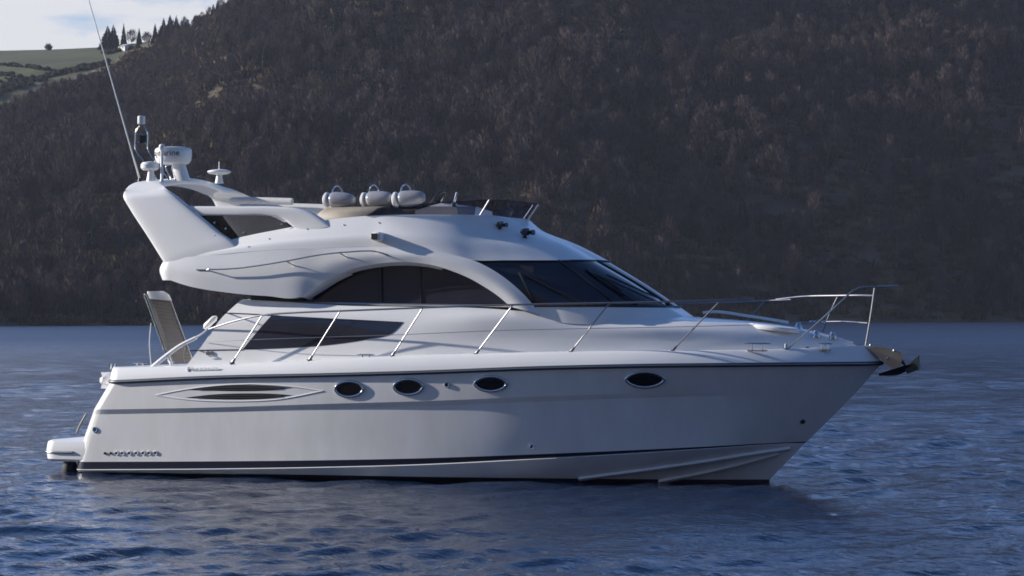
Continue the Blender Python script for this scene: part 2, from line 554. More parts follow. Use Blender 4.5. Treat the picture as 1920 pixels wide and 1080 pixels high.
for (px, py) in ((196, 706), (190, 722)):
    pass
c = U(198, 713, 1.38)
mesh_obj('transom_moulding', *box(c+np.array([.03, .3, 0]), .22, .9, .26, bev=.45), M['gel'], Y, sharp=60)
lad = MB()
for hb in (1.42, 1.2):
    lad.add(*tube([U(144, 812, hb), U(150, 797, hb), U(162, 776, hb)], .018, 8))
for f in (.2, .5, .8):
    lad.add(*tube([U(144+18*f, 812-36*f, 1.42), U(144+18*f, 812-36*f, 1.2)], .014, 6))
lad.obj('boarding_ladder', M['rubber'], Y)
# ---- gunwale moulding and decks
G2 = [(226, 690, 1.80), (345, 687, 1.87), (450, 683, 1.89), (600, 675.5, 1.925), (735, 669, 1.91), (890, 664.5, 1.85), (1068, 660.5, 1.69), (1258, 658.5, 1.39), (1472, 656, .75), (1570, 652, .37), (1612, 650.5, .17), (1636, 650, 0)]
g0 = corner(crv(S, NH))
g2 = corner(crv(G2, NH))
gm = g0*0.5+g2*0.5
gm[:, 1] *= 1.012
ga = g0*0.85+g2*0.15
ga[:, 1] *= 1.006
g3 = g2.copy()
g3[:, 1] *= 0.955
g3[:, 2] += 0.012
g4 = g2.copy()
g4[:, 1] *= 0.92
g4[:, 2] -= 0.025
rows = cross([g0, gm, g2*0.97+g0*0.03, g3, g4], 13)
rows[0] = g0
mb = MB()
mb.both(*grid(rows))
ctr = g4.copy()
ctr[:, 1] = 0
ctr[:, 2] += 0.02
V, F = grid([g4, ctr])
mb.both(V, F, 1)
deck = mb.obj('deck_moulding', [M['gel'], M['deck']], Y, weld=0.0008, sharp=40)
bv_deck = bvh_of(deck)

# ---- cabin trunk running into the foredeck
T0 = [(345, 691, 1.72), (450, 685, 1.74), (600, 678, 1.76), (735, 672, 1.75), (890, 667.5, 1.66), (1068, 664, 1.46), (1258, 662, 1.15), (1400, 660, .80), (1500, 657.5, .50), (1580, 654, .21), (1617, 652, 0)]
T1 = [(377, 650, 1.69), (460, 648, 1.70), (600, 644, 1.72), (735, 641, 1.71), (890, 638, 1.62), (1068, 637, 1.42), (1258, 640, 1.10), (1400, 643, .77), (1500, 646, .43), (1575, 650, .16), (1610, 650.5, 0)]
T2 = [(413, 599, 1.63), (500, 594, 1.66), (610, 597, 1.67), (757, 604, 1.65), (900, 600, 1.59), (1068, 612, 1.38), (1258, 617, 1.05), (1400, 624, .67), (1500, 634, .35), (1570, 644, .12), (1605, 648, 0)]
T3 = [(452, 562, 1.54), (530, 566, 1.56), (640, 573, 1.57), (760, 575.5, 1.56), (900, 578, 1.50), (1040, 589, 1.34), (1170, 598.5, 1.06), (1320, 603.5, .72), (1430, 611, .42), (1550, 632, .10), (1600, 644.5, 0)]
T4 = [(600, 561, 0), (680, 565, 0), (790, 570, 0), (900, 575, 0), (1010, 581, 0), (1130, 587, 0), (1250, 590, 0), (1350, 597.5, 0), (1440, 607, 0), (1550, 628, 0), (1598, 642, 0)]
NT = 90
tr = [spl(C3(t), NT) for t in (T0, T1, T2, T3)]
t4 = spl(C3(T4), NT)
t4[:, 0] = tr[3][:, 0]*0.97+t4[:, 0]*0.03
t35 = tr[3]*0.5+t4*0.5
t35[:, 2] += 0.02
side = cross(tr, 22)
tp = cross([tr[3], t35, t4], 9)
mb = MB()
mb.both(*grid(side+tp[1:]))
aft = np.array([r[0] for r in side+tp[1:]])
V = np.vstack([aft, aft*np.array([1, -1, 1])])
k = len(aft)
mb.add(V, [(i, i+1, k+i+1, k+i) for i in range(k-1)])
cabin = mb.obj('cabin', M['gel'], Y, weld=0.0008, sharp=50)
bv_cab = bvh_of(cabin)

sw = mesh_obj('side_window', *patch(bv_cab, [(455, 655.5), (475, 631), (498, 604), (511, 591.5), (530, 592.3), (560, 593.8), (600, 596), (690, 600.5), (757, 604)],
                                   [(455, 655.5), (490, 654.5), (550, 652), (620, 646.5), (690, 636), (735, 625), (757, 604)], 50, 9, 0.006), M['glass'], cabin)
def line_on(bv, name, pts, rad, m, parent, off=0.002, n=30, seg=6):
    P = [cast(bv, q[0], q[1], off)[0] for q in spl(np.array(pts, float), n)]
    return mesh_obj(name, *tube(P, rad, seg), m, parent)
line_on(bv_cab, 'panel_seam', [(424, 587), (470, 589), (511, 591.5)], .010, M['black'], cabin)
line_on(bv_cab, 'panel_seam', [(356, 657.5), (400, 656.5), (455, 655.8)], .010, M['black'], cabin)
for px in (390, 397.5):
    c, n = cast(bv_cab, px, 663, 0)
    mesh_obj('fuel_cap', *lathe(c, [(.036, 0), (.036, .014), (.028, .02)], 16, n), M['chrome'], cabin)
# a shallow hatch on the coachroof
c = U(1450, 612.5, 0.28)
mb = MB()
prof = [(0.42, -0.05), (.43, -0.015), (.41, .012), (.34, .022)]
V, F = lathe((0, 0, 0), prof, 36)
rm = Matrix.Rotation(R(6.5), 3, 'Y')
V = [tuple(Vector(c)+rm@Vector((v[0]*0.95, v[1]*0.62, v[2]))) for v in V]
mesh_obj('deck_hatch', V, F, [M['gel']], cabin, sharp=30)

# ---- dark glazed deckhouse side behind the arch
V0 = [(470, 570, 1.40), (700, 580, 1.42), (860, 584, 1.40), (1000, 588, 1.33)]
V1 = [(470, 478, 1.32), (700, 478, 1.35), (860, 482, 1.33), (1000, 500, 1.27)]
a, b = crv(V0, 30), crv(V1, 30)
mb = MB()
mb.both(*grid([a, a*.5+b*.5, b]))
V = [a[0], b[0], b[0]*np.array([1, -1, 1]), a[0]*np.array([1, -1, 1])]
mb.add(V, [(0, 1, 2, 3)])
sal = mb.obj('saloon_window', M['glass'], Y, sharp=40)
bv_sal = bvh_of(sal)
line_on(bv_sal, 'mullion', [(715, 485), (716, 580)], .024, M['black'], sal, .012, 8)
line_on(bv_sal, 'mullion', [(789, 485), (790, 580)], .010, M['black'], sal, .008, 8)
line_on(bv_sal, 'window_sill', [(560, 567.5), (720, 571), (957, 574)], .02, M['steel2'], sal, .03, 20)

# ---- sweeping side moulding of the flybridge with the window arch
A = [(318, 525, 1.72), (345, 534, 1.74), (430, 549, 1.74), (500, 555, 1.72), (560, 557, 1.69), (585, 543, 1.66), (620, 521, 1.64), (660, 504, 1.62), (700, 495.5, 1.60), (745, 491.5, 1.59), (790, 493.5, 1.57), (830, 502, 1.56), (870, 517, 1.54), (910, 539, 1.52), (935, 556, 1.51), (957, 575, 1.50)]
B = [(320, 484.5, 1.70), (345, 482.5, 1.71), (430, 475.5, 1.71), (500, 469.5, 1.70), (560, 466.5, 1.68), (590, 465.3, 1.66), (625, 464.3, 1.64), (665, 463.4, 1.62), (705, 463, 1.60), (755, 464, 1.58), (805, 468, 1.56), (850, 478, 1.53), (890, 489, 1.50), (945, 520, 1.47), (985, 555, 1.46), (1014, 590, 1.45)]
a, b = match([A, B], 110)
mid = a*.5+b*.5
mid[:, 1] -= 0.028
ca, cb, cm = corner(a, .22), corner(b, .18), corner(mid, .30)
rows = cross([ca, cm, cb], 9)
mb = MB()
mb.both(*grid(rows))
lip = ca.copy()
na = len(ca)-len(a)
jj = np.arange(len(lip))
lip[:, 1] = np.minimum(lip[:, 1]+0.19, 0)
for j in range(na, len(lip)):
    f = (j-na)/110
    if f > 0.36:
        lip[j, 2] -= 0.05 if f < 0.75 else 0.02
        lip[j, 0] += 0.05 if f < 0.5 else -0.03
mb.both(*grid([lip, ca]))
k = na+42
cen = lip[:k].copy()
cen[:, 1] = 0
mb.both(*grid([cen, lip[:k]]))
mould = mb.obj('flybridge_side', M['gel'], Y, weld=0.0006, sharp=38)
bv_mo = bvh_of(mould)

# ---- flybridge coaming and brow
E = [(322, 484.5, 1.69), (400, 478, 1.715), (511, 468.5, 1.695), (600, 465, 1.655), (700, 463, 1.60), (800, 467.5, 1.56), (850, 478, 1.52), (890, 488, 1.46), (950, 488, 1.32), (1010, 488, 1.14), (1060, 488, .92), (1095, 488, .63), (1113, 488, .31), (1118, 488, 0)]
Fm = [(326, 482, 1.66), (415, 464, 1.65), (528, 447, 1.62), (605, 439, 1.59), (695, 433.5, 1.55), (767, 431, 1.50), (820, 432, 1.40), (865, 434.5, 1.27), (905, 437, 1.10), (945, 438.5, .88), (972, 437, .67), (990, 435, .45), (1000, 432.5, .22), (1004, 431.5, 0)]
Cc = [(330, 480, 1.62), (430, 450, 1.56), (545, 426, 1.51), (610, 413, 1.48), (690, 405.5, 1.44), (735, 403.5, 1.40), (790, 402.5, 1.29), (840, 402.5, 1.16), (880, 403, 1.03), (910, 404, .88), (932, 405.5, .70), (946, 407, .48), (953, 408, .24), (955, 408.5, 0)]
e, f_, c_ = match([E, Fm, Cc], 110)
e2 = e*.5+f_*.5
e2[:, 1] -= 0.015*np.clip(e2[:, 1]/-1.0, 0, 1)
e2[:, 2] += np.linspace(0, 0.035, 110)
rows = cross([e, e2, f_, c_], 19)
mb = MB()
mb.both(*grid(rows))
ci = c_.copy()
ci[:, 1] *= 0.95
ci[:, 0] -= np.clip((ci[:, 0]-c_[60, 0])/2, 0, .06)
ci[:, 2] += 0.012
cf = ci.copy()
cf[:, 1] *= 0.97
cf[:, 2] = np.minimum(cf[:, 2]-0.05, 3.45)
mb.both(*grid([c_, ci, cf]))
cc2 = cf.copy()
cc2[:, 1] = 0
mb.both(*grid([cf, cc2]), 1)
fly = mb.obj('flybridge', [M['gel'], M['deck']], Y, weld=0.0006, sharp=45)
bv_fly = bvh_of(fly)

# ---- windscreen of the deckhouse
WT = [(884, 489, 1.43), (950, 489, 1.29), (1010, 489, 1.11), (1060, 489, .90), (1095, 489, .62), (1113, 489, .31), (1118, 489, 0)]
WB = [(1003, 574, 1.41), (1060, 574, 1.34), (1120, 574, 1.19), (1175, 574.5, .96), (1220, 575, .68), (1250, 575.5, .35), (1262, 576, 0)]
WF = [(1014, 600, 1.42), (1070, 607, 1.37), (1130, 609, 1.25), (1190, 609, 1.03), (1240, 607, .74), (1282, 600, .38), (1298, 597, 0)]
wt, wb, wf = match([WT, WB, WF], 50)
wm = wt*.5+wb*.5
wm[:, 2] += 0.02
wm[:, 1] -= 0.02*np.clip(-wm[:, 1], 0, 1)
mb = MB()
mb.both(*grid(cross([wb, wm, wt], 12)))
ws = mb.obj('windscreen', M['glass'], Y, weld=0.0006, sharp=60)
bv_ws = bvh_of(ws)
mb = MB()
mb.both(*grid([wf, wf*.5+wb*.5, wb]))
mb.obj('windscreen_coaming', M['gel'], Y, weld=0.0006, sharp=50)
for j in (25, 49):
    P = np.array([r[j] for r in cross([wb, wm, wt], 12)])
    P[:, 2] += 0.006
    for s in ((1, -1) if j < 49 else (1,)):
        mesh_obj('mullion', *tube(P*np.array([1, s, 1]), .02, 8), M['black'], ws)
mb = MB()
P = wt.copy()
P[:, 2] += 0.004
mb.both(*tube(P, .016, 6))
P = wb.copy()
P[:, 2] += 0.004
mb.both(*tube(P, .02, 6))
mb.obj('gasket', M['black'], ws)
for (p0, p1, q0, q1, q2) in (((985, 517), (1096, 573), (974, 512), (988, 540), (1001, 566)), ((1128, 528), (1192, 571), (1098, 507), (1130, 531), (1170, 556)), ((1136, 519), (1252, 572), (1112, 515), (1140, 530), (1165, 548))):
    mb = MB()
    P = np.array([cast(bv_ws, *q, .035)[0] for q in np.linspace(p0, p1, 12)])
    mb.add(*tube(P, .014, 6))
    P = np.array([cast(bv_ws, *q, .022)[0] for q in spl(np.array((q0, q1, q2), float), 12)])
    mb.add(*tube(P, .018, 6))
    mb.add(*lathe(cast(bv_ws, p1[0], p1[1]-2, 0)[0], [(.04, -.02), (.04, .03), (.02, .05)], 10, (0, -.6, .8)))
    mb.obj('wiper', M['black'], ws)

# ---- grab rail, side light, snap fasteners on the flybridge side
gp = [(369, 506), (420, 506), (470, 502), (540, 491), (600, 480), (650, 475), (700, 473), (718, 474.5), (728, 480)]
P = []
for i, q in enumerate(spl(np.array(gp, float), 40)):
    P.append(cast(bv_mo, q[0], q[1], 0.085 if 2 < i < 37 else .01)[0])
mb = MB()
mb.add(*tube(P, .011, 8))
for q in ((541, 491), (640, 475.6)):
    a0, n0 = cast(bv_mo, *q, 0.085)
    mb.add(*tube([a0, a0-n0*.045-np.array([-.03, 0, .02]), cast(bv_mo, q[0]+13, q[1]+8, 0)[0]], .009, 6))
mb.obj('grab_rail', M['steel2'], Y)
c, n = cast(bv_fly, 711, 444, 0.0)
rz = Matrix.Rotation(0, 3, 'Z')
mb = MB()
mb.add(*box(c+np.array([.01, -.06, 0]), .15, .20, .13))
mb.add(*box(c+np.array([-.01, -.1625, 0]), .10, .01, .095), 1)
mb.add(*box(c+np.array([-.068, -.09, 0]), .008, .08, .09), 1)
mb.obj('side_light', [M['plastic'], M['black']], Y)
for q in ((403, 441), (440, 461), (505, 448), (576, 430), (645, 422), (711, 418)):
    c, n = cast(bv_fly, *q, 0)
    mesh_obj('snap_fastener', *lathe(c, [(.012, 0), (.012, .008), (.006, .011)], 8, n), M['steel'], fly)

# ---- radar arch
lo_px = [(310, 495, 1.66), (304, 487, 1.66), (296, 474, 1.65), (275, 440, 1.62), (249, 400, 1.58), (233, 373, 1.55)]
hi_px = [(450, 461, 1.62), (434, 449, 1.62), (420, 440, 1.61), (394, 419, 1.59), (362, 393, 1.57), (332, 368, 1.545)]
lo, hi = match([lo_px, hi_px], 20)
nrm = [np.array([0, 1.0, 0.12])]*20
th = [.13]*20
zt_ = U(290, 339, 1.1)[2]-.06
xr_ = U(306, 343, 1.1)[0]
L2, H2 = [], []
for k, q in enumerate(np.linspace(R(12), R(90), 9)):
    yy = -1.55+.50*(1-math.cos(q))
    f = math.sin(q)
    L2.append((lo[19][0]-.07*math.sin(2*q)*.6, yy, lo[19][2]+(zt_-lo[19][2])*f))
    H2.append((hi[19][0]+(xr_-hi[19][0])*f, yy, hi[19][2]+(zt_-hi[19][2])*f+.01))
    nrm.append(np.array([0, math.cos(q)+.02, math.sin(q)+.05]))
    th.append(.13)
for yy in (-.85, -.6, -.35, -.15, 0):
    cam_ = .085*(1-(yy/1.05)**2)
    L2.append((lo[19][0]+.05*(1+yy), yy, zt_+cam_*.9))
    H2.append((xr_+.04*(1+yy), yy, zt_+cam_+.01))
    nrm.append(np.array([0, 0, 1.0]))
    th.append(.12)
fl = np.array([1, -1, 1])
lo, hi = np.vstack([lo, L2]), np.vstack([hi, H2])
lo = np.vstack([lo, lo[-2::-1]*fl])
hi = np.vstack([hi, hi[-2::-1]*fl])
nrm = np.vstack([nrm, [n*fl for n in nrm[-2::-1]]])
th = th+th[-2::-1]
# keep the section turning one way round the whole hoop
for i in range(1, len(nrm)):
    pass
V, F = [], []
seg = 20
prev = None
for i in range(len(lo)):
    c = (lo[i]+hi[i])/2
    a = (hi[i]-lo[i])/2
    la = a/np.linalg.norm(a)
    nn = nrm[i]-la*(nrm[i]@la)
    nn /= np.linalg.norm(nn)
    if prev is not None and nn@prev < 0: nn = -nn
    prev = nn
    for j in range(seg):
        q = 2*math.pi*j/seg
        cx, sy = math.cos(q), math.sin(q)
        V.append(c+a*(abs(cx)**.55)*np.sign(cx)+nn*th[i]/2*(abs(sy)**.5)*np.sign(sy))
for i in range(len(lo)-1):
    for j in range(seg): F.append((i*seg+j, i*seg+(j+1) % seg, (i+1)*seg+(j+1) % seg, (i+1)*seg+j))
arch = mesh_obj('radar_arch', V, F, M['gel'], Y, sharp=60)
ARZ = zt_+.06

# wing from the arch leg to the coaming, with a smoked pane under it
wl, wh = match([[(366, 404, 1.50), (440, 405, 1.50), (505, 405, 1.49), (530, 410, 1.485), (550, 425, 1.48), (574, 436, 1.49)],
                [(354, 386.5, 1.50), (440, 387, 1.50), (520, 387.5, 1.49), (557, 390.5, 1.485), (588, 400, 1.48), (624, 424, 1.48)]], 30)
for sd in (1, -1):
    sv = np.array([1, sd, 1])
    wing = mesh_obj('arch_wing', *blade(wl*sv, wh*sv, (0, 1, 0), .13, pw=4.0), M['gel'], Y, sharp=60)
    a = crv([(372, 402, 1.50), (440, 404, 1.50), (505, 404.5, 1.49), (550, 426, 1.48)], 20)*sv
    b = crv([(405, 432, 1.53), (436, 452, 1.535), (490, 440, 1.50), (550, 428, 1.48)], 20)*sv
    V, F = grid([b, a])
    k = len(V)
    V = list(V)+[v+np.array([0, .012*sd, 0]) for v in V]
    n_ = 20
    rim = list(range(n_))+list(range(2*n_-1, n_-1, -1))
    F2 = F+[tuple(q+k for q in reversed(f)) for f in F]+[(rim[q], rim[(q+1) % len(rim)], rim[(q+1) % len(rim)]+k, rim[q]+k) for q in range(len(rim))]
    mesh_obj('wind_deflector', V, F2, M['smoke'], wing, smooth=False)
    if sd > 0:
        for q in ((403, 418), (424, 429), (458, 437), (529, 421)):
            c = U(q[0], q[1], 1.545)
            mesh_obj('bolt', *lathe(c, [(.02, 0), (.02, .01), (.01, .014)], 8, (0, -1, 0)), M['steel'], wing)

# gear on the arch
def up_arch(px, hb, xo=0.0):              # a foot on the arch crossbar
    p = U(px, 338, hb)
    return np.array([p[0]+xo, -hb, ARZ])
t0 = U(262, 336, 1.15)
t1 = U(165, -5, 1.15)
tip = t1+(t1-t0)*0.18
mb = MB()
mb.add(*tube([t0, t0*.9+tip*.1, tip], [.016, .014, .006], 8))
mb.add(*lathe(t0-np.array([0, 0, .06]), [(.035, 0), (.03, .05), (.02, .08)], 10), 1)
mb.obj('whip_antenna', [M['plastic'], M['black']], Y)
hb = 1.0
ml = mesh_obj('masthead_light', *lathe(U(265, 232.5, hb), [(.058, 0), (.062, .01), (.062, .12), (.05, .13)], 16), M['plastic'], Y)
mb = MB()
mb.add(*tube(spl(np.array([U(*q) for q in ((262, 236, hb), (256, 244, hb), (254, 262, hb), (254, 279, hb), (268, 300, hb), (280, 315, hb), (295, 337, hb))]), 30), .011, 8))
mb.add(*tube(spl(np.array([U(*q) for q in ((269, 236, hb), (276, 245, hb), (277.5, 260, hb), (277, 277, hb), (289, 300, hb), (300, 314, hb), (317, 337, hb))]), 30), .011, 8))
for yy in (253, 268): mb.add(*tube([U(254, yy, hb), U(277.5, yy, hb)], .01, 6))
mb.obj('light_frame', M['steel'], ml)
mesh_obj('lamp_panel', *box(U(268, 260.5, hb), .12, .03, .12), M['smoke'], ml)
hr = MB()
c = U(281, 318, 1.12)
hr.add(*lathe(c, [(.11, -.01), (.145, .02), (.15, .075), (.12, .115), (.03, .13)], 20))
hr.add(*lathe(U(283, 337, 1.12), [(.075, -.03), (.062, .05), (.05, .12), (.055, .17)], 14))
hr.obj('gps_dome', M['plastic'], Y)
pa = MB()
pa.add(*lathe(U(303.5, 340, 1.18), [(.045, -.02), (.03, .02), (.023, .04), (.023, .50), (.04, .52), (.05, .55), (.04, .585), (.01, .6)], 14))
pa.obj('stub_antenna', M['plastic'], Y)
c = U(325, 308, .62)
rd = MB()
rd.add(*lathe(c, [(.21, 0), (.255, .012), (.288, .06), (.300, .12), (.303, .20), (.297, .235), (.27, .262), (.2, .276), (.01, .282)], 40))
dome = rd.obj('radar_dome', M['plastic'], Y, sharp=40)
lo_, hi_ = np.array([c+np.array([-.02, 0, .01]), c+np.array([.04, 0, -.28])]), np.array([c+np.array([.20, 0, .01]), c+np.array([.30, 0, -.28])])
pd = mesh_obj('pedestal', *blade(lo_, hi_, (0, 1, 0), .2), M['gel'], dome)
for s in (-1, 1): mesh_obj('bracket', *tube(spl(np.array([c+np.array([-.02, .1*s, 0]), c+np.array([-.07, .1*s, -.03]), c+np.array([.02, .11*s, -.25])]), 12), .011, 6), M['steel'], dome)
sa = MB()
c2 = U(411, 338, -.42)
sa.add(*lathe(c2, [(.075, -.05), (.06, 0), (.05, .06), (.05, .09), (.16, .11), (.20, .135), (.19, .155), (.12, .175), (.02, .185)], 28))
sa.add(*lathe(c2, [(.011, .18), (.008, .31)], 8))
sa.obj('satellite_antenna', M['plastic'], Y)

def text_mesh(body, size, depth):
    cu = bpy.data.curves.new('txt', 'FONT')
    cu.body = body
    cu.size = size
    cu.extrude = depth
    cu.align_x = 'CENTER'
    cu.resolution_u = 3
    ob = bpy.data.objects.new('txt', cu)
    col.objects.link(ob)
    bpy.context.view_layer.update()
    dg = bpy.context.evaluated_depsgraph_get()
    me = bpy.data.meshes.new_from_object(ob.evaluated_get(dg))
    V = np.array([v.co[:] for v in me.vertices])
    F = [tuple(p.vertices) for p in me.polygons]
    bpy.data.objects.remove(ob)
    bpy.data.meshes.remove(me)
    return V, F
V, F = text_mesh('Raymarine', .14, .003)
vw = math.atan2(CAM[0]-c[0], -(CAM[1]-c[1]))      # bearing of the viewer round the dome
W = []
for v in V:
    an = vw-R(37)+v[0]/.302
    W.append((c[0]+(.302+v[2])*math.sin(an), c[1]-(.302+v[2])*math.cos(an), c[2]+.125+v[1]))
mesh_obj('lettering', W, F, M['letter'], dome, smooth=False)
# chrome name on the gunwale, its bright glint put in as plain white
V, F = text_mesh('Phantom', .15, .006)
W = []
for v in V:
    p, n = cast(bv_deck, 381+v[0]*112, 695.5-v[0]*3, 0.008+v[2])
    W.append(p+np.array([0, 0, v[1]])*.62)
name = mesh_obj('name_lettering', W, F, M['plastic'], Y, smooth=False)
p, n = cast(bv_deck, 354, 694, .004)
mesh_obj('emblem', *lathe(p, [(.03, 0), (.03, .008), (.015, .014)], 14, n), M['steel'], name)

# ---- flybridge fittings
seat = MB()
a, b = U(604, 408, .55), U(738, 404, .55)
ztop = U(660, 389, .55)[2]
cx = (a[0]+b[0])/2
seat.add(*box((cx, -.35, ztop-.20), b[0]-a[0], .95, .40, bev=.25))
seat.add(*box((cx-.02, .62, ztop-.2), b[0]-a[0]+.2, .28, .42, bev=.25))
seat.obj('bench_seat', M['beige'], Y, sharp=60)
fc = MB()
pp = spl(np.array([U(434, 376, -.95), U(470, 376, -.95), U(548, 378, -.95)]), 16)
fc.add(*tube(np.vstack([[pp[0]-np.array([.04, 0, 0])], pp]), np.r_[.02, .05, np.full(15, .058)], 12))
fc.obj('folded_canopy', M['canvas'], Y, sharp=70)
lo_, hi_ = match([[(452, 402, -1.15), (530, 404, -1.15), (640, 408, -1.15)], [(452, 382, -1.15), (530, 381, -1.15), (640, 384, -1.15)]], 14)
mesh_obj('seat_back', *blade(lo_, hi_, (0, 1, 0), .14), M['canvas'], Y, sharp=60)

# helm console, wheel
con = MB()
p0 = U(800, 392, .3)
p1 = U(890, 392, .3)
lo_ = np.array([(p0[0], -.75, 3.75), (p0[0], .75, 3.75)])
sec = [(p0[0], 3.6), (p0[0]+.02, U(800, 397, .3)[2]), (U(850, 379, .3)[0], U(850, 383, .3)[2]), (p1[0]-.1, U(880, 392, .3)[2]), (p1[0], 3.6)]
V = [(x, y, z) for y in (-.8, .7) for x, z in sec]
con.add(V, [(0, 1, 2, 3, 4), (9, 8, 7, 6, 5)]+[(i, 5+i, 5+(i+1) % 5, (i+1) % 5) for i in range(5)])
con.obj('helm_console', M['gel'], Y, smooth=False)
sw_ = MB()
wc_ = U(820, 377, .35)
ax = Vector((-.80, 0, .6)).normalized()
q = Vector((0, 0, 1)).rotation_difference(ax)
ringp = [tuple(Vector(wc_)+q@Vector((.185*math.cos(t), .185*math.sin(t), 0))) for t in np.linspace(0, 2*math.pi, 28, endpoint=False)]
sw_.add(*tube(ringp, .016, 8, closed=True))
for t in (0.5, 2.6, 4.7): sw_.add(*tube([tuple(wc_), tuple(Vector(wc_)+q@Vector((.185*math.cos(t), .185*math.sin(t), 0)))], .011, 6))
sw_.add(*tube([tuple(wc_), tuple(Vector(wc_)-ax*.2)], .03, 8))
sw_.obj('steering_wheel', M['black'], Y)
th_ = MB()
th_.add(*tube([U(851, 384, .75), U(854, 371, .75), U(857, 361, .75)], [.014, .018, .022], 8))
th_.add(*lathe(U(851, 384, .75), [(.05, -.03), (.05, .02), (.02, .04)], 12))
th_.obj('throttle_lever', M['steel'], Y)

# low tinted screen round the front of the flybridge
i0 = int(110*0.50)
cb_ = c_[i0:]
k = len(cb_)
hgt = np.interp(np.linspace(0, 1, k), [0, .10, .3, .6, 1], [.01, .12, .16, .23, .25])
ct = cb_.copy()
ct[:, 2] += hgt
ct[:, 0] += hgt*.75*np.interp(np.linspace(0, 1, k), [0, .5, 1], [.5, .9, 1])
ct[:, 1] *= 1.02
mb = MB()
V, F = grid([cb_, ct])
mb.both(V, F)
V2 = np.array(V)+np.array([-.012, 0, 0])
V2[:, 1] *= .992
mb.both(V2, [tuple(reversed(f)) for f in F])
fs = mb.obj('flybridge_screen', M['tint'], Y, weld=.0004)
sk = cb_[:int(k*.6)]
skt = sk.copy()
skt[:, 2] += np.interp(np.linspace(0, 1, len(sk)), [0, .12, 1], [.01, .12, .13])
skt[:, 0] += .03
skt[:, 1] *= 1.012
off_ = np.array([0, -.006, 0])
mesh_obj('screen_skirt', *grid([sk+off_, skt+off_]), M['smoke'], fs)
mb = MB()
mb.both(*tube(ct, .006, 6))
mb.obj('screen_edge', M['tint'], fs)
for j, s in ((int(k*.62), 1), (int(k*.62), -1)):
    f3 = np.array([1, s, 1])
    mesh_obj('screen_post', *tube([cb_[j]*f3, ct[j]*f3], .011, 6), M['steel2'], fs)
pst = blade(np.array([cb_[int(k*.70)]*fl, ct[int(k*.70)]*fl]), np.array([cb_[int(k*.78)]*fl, ct[int(k*.78)]*fl]), (1, .3, 0), .03)
M['sky_sheen'] = glass_mat('sky_sheen_acrylic_edge', (.34, .34, .37), .5)  # pale grey in the tint stands for sky reflected in the panel edge
mesh_obj('screen_frame', *pst, M['sky_sheen'], fs)

# search light and horn on the brow
for (px, py, s) in ((937, 425, .65), (984, 440, .8)):
    c, n = cast(bv_fly, px, py+7*s, 0)
    mb = MB()
    mb.add(*lathe(c, [(.05*s, 0), (.03*s, .03), (.025*s, .09*s)], 12, (0, 0, 1)), 1)
    h = c+np.array([0, 0, .11*s])
    mb.add(*lathe(h+np.array([-.08*s, 0, 0]), [(.03*s, 0), (.06*s, .03*s), (.072*s, .10*s), (.072*s, .16*s), (.06*s, .165*s)], 16, (1, -.1, 0)), 0)
    mb.add(*lathe(h+np.array([.14*s, 0, -.01]), [(.02*s, -.06*s), (.05*s, .0), (.055*s, .05*s), (.04*s, .052*s)], 12, (1, -.25, 0)), 1)
    mb.add(*lathe(h+np.array([-.03*s, -.055*s, .03*s]), [(.02*s, 0), (.03*s, .02*s), (.012*s, .035*s)], 10, (-.5, -.8, .3)), 2)
    mb.obj('search_light', [M['rubber'], M['black'], M['chrome']], Y)

# ---- guard rails, stanchions, pulpit
def pipe(name, pts, rad, parent, n=40, m='rail', mirror=False):
    P = spl(np.array([U(*q) for q in pts]), n) if len(pts) > 2 else np.array([U(*q) for q in pts])
    if mirror: P = P*fl
    return mesh_obj(name, *tube(P, rad, 8), M[m], parent)
top_s = [(390, 618, 1.66), (440, 602, 1.80), (492, 591, 1.92), (560, 586, 1.97), (638, 583, 1.99), (793, 577, 1.96), (962, 571.5, 1.86), (1143, 568, 1.65), (1260, 565.5, 1.45), (1352, 562.5, 1.24), (1415, 560.5, 1.06)]
stn = [((435, 681, 1.84), (492, 591, 1.92)), ((580, 675.5, 1.88), (638, 583, 1.99)), ((735, 668, 1.85), (793, 577, 1.96)), ((892, 664, 1.79), (962, 571.5, 1.86)), ((1070, 660, 1.63), (1143, 568, 1.65)), ((1260, 658, 1.33), (1352, 562.5, 1.24))]
rail = pipe('guard_rail', top_s, .014, Y, 80)
railp = pipe('guard_rail', top_s, .014, Y, 80, mirror=True)
for (p, q) in stn:
    for s, pr_ in ((False, rail), (True, railp)):
        st = pipe('stanchion', (p, q), .0115, pr_, mirror=s)
        b0 = U(*p)*(fl if s else 1)
        d0 = (U(*q)-U(*p))*(fl if s else 1)
        d0 /= np.linalg.norm(d0)
        V, F = lathe(b0-d0*.03, [(.026, 0), (.026, .03), (.02, .11), (.014, .13)], 10, d0)
        me = bpy.data.meshes.new('tmp')
        mb = MB()
        mb.add(V, F)
        mb.add(*lathe(b0, [(.045, -.02), (.045, .012), (.03, .02)], 12))
        mb.obj('stanchion_base', M['rail'], pr_)
pipe('guard_wire', [(385, 641, 1.70), (470, 637, 1.86), (612, 632, 1.93), (765, 627, 1.94), (930, 620, 1.82), (1107, 616, 1.64), (1306, 612, 1.28), (1415, 609, 1.02)], .0045, rail, 60, 'steel2')
pul = pipe('pulpit_rail', [(1475, 656, .70), (1530, 608, .66), (1582, 561, .60), (1597, 547, .56), (1612, 540, .52), (1640, 538, .42), (1683, 536, .1)], .014, Y, 60, 'steel2')
mesh_obj('stanchion_base', *lathe(U(1474, 656.5, .70), [(.045, -.02), (.045, .015), (.03, .03), (.02, .10)], 12), M['steel'], pul)
pipe('stanchion', [(1623, 648, .02), (1632, 595, .02), (1640, 539, .02)], .0135, pul, 10)
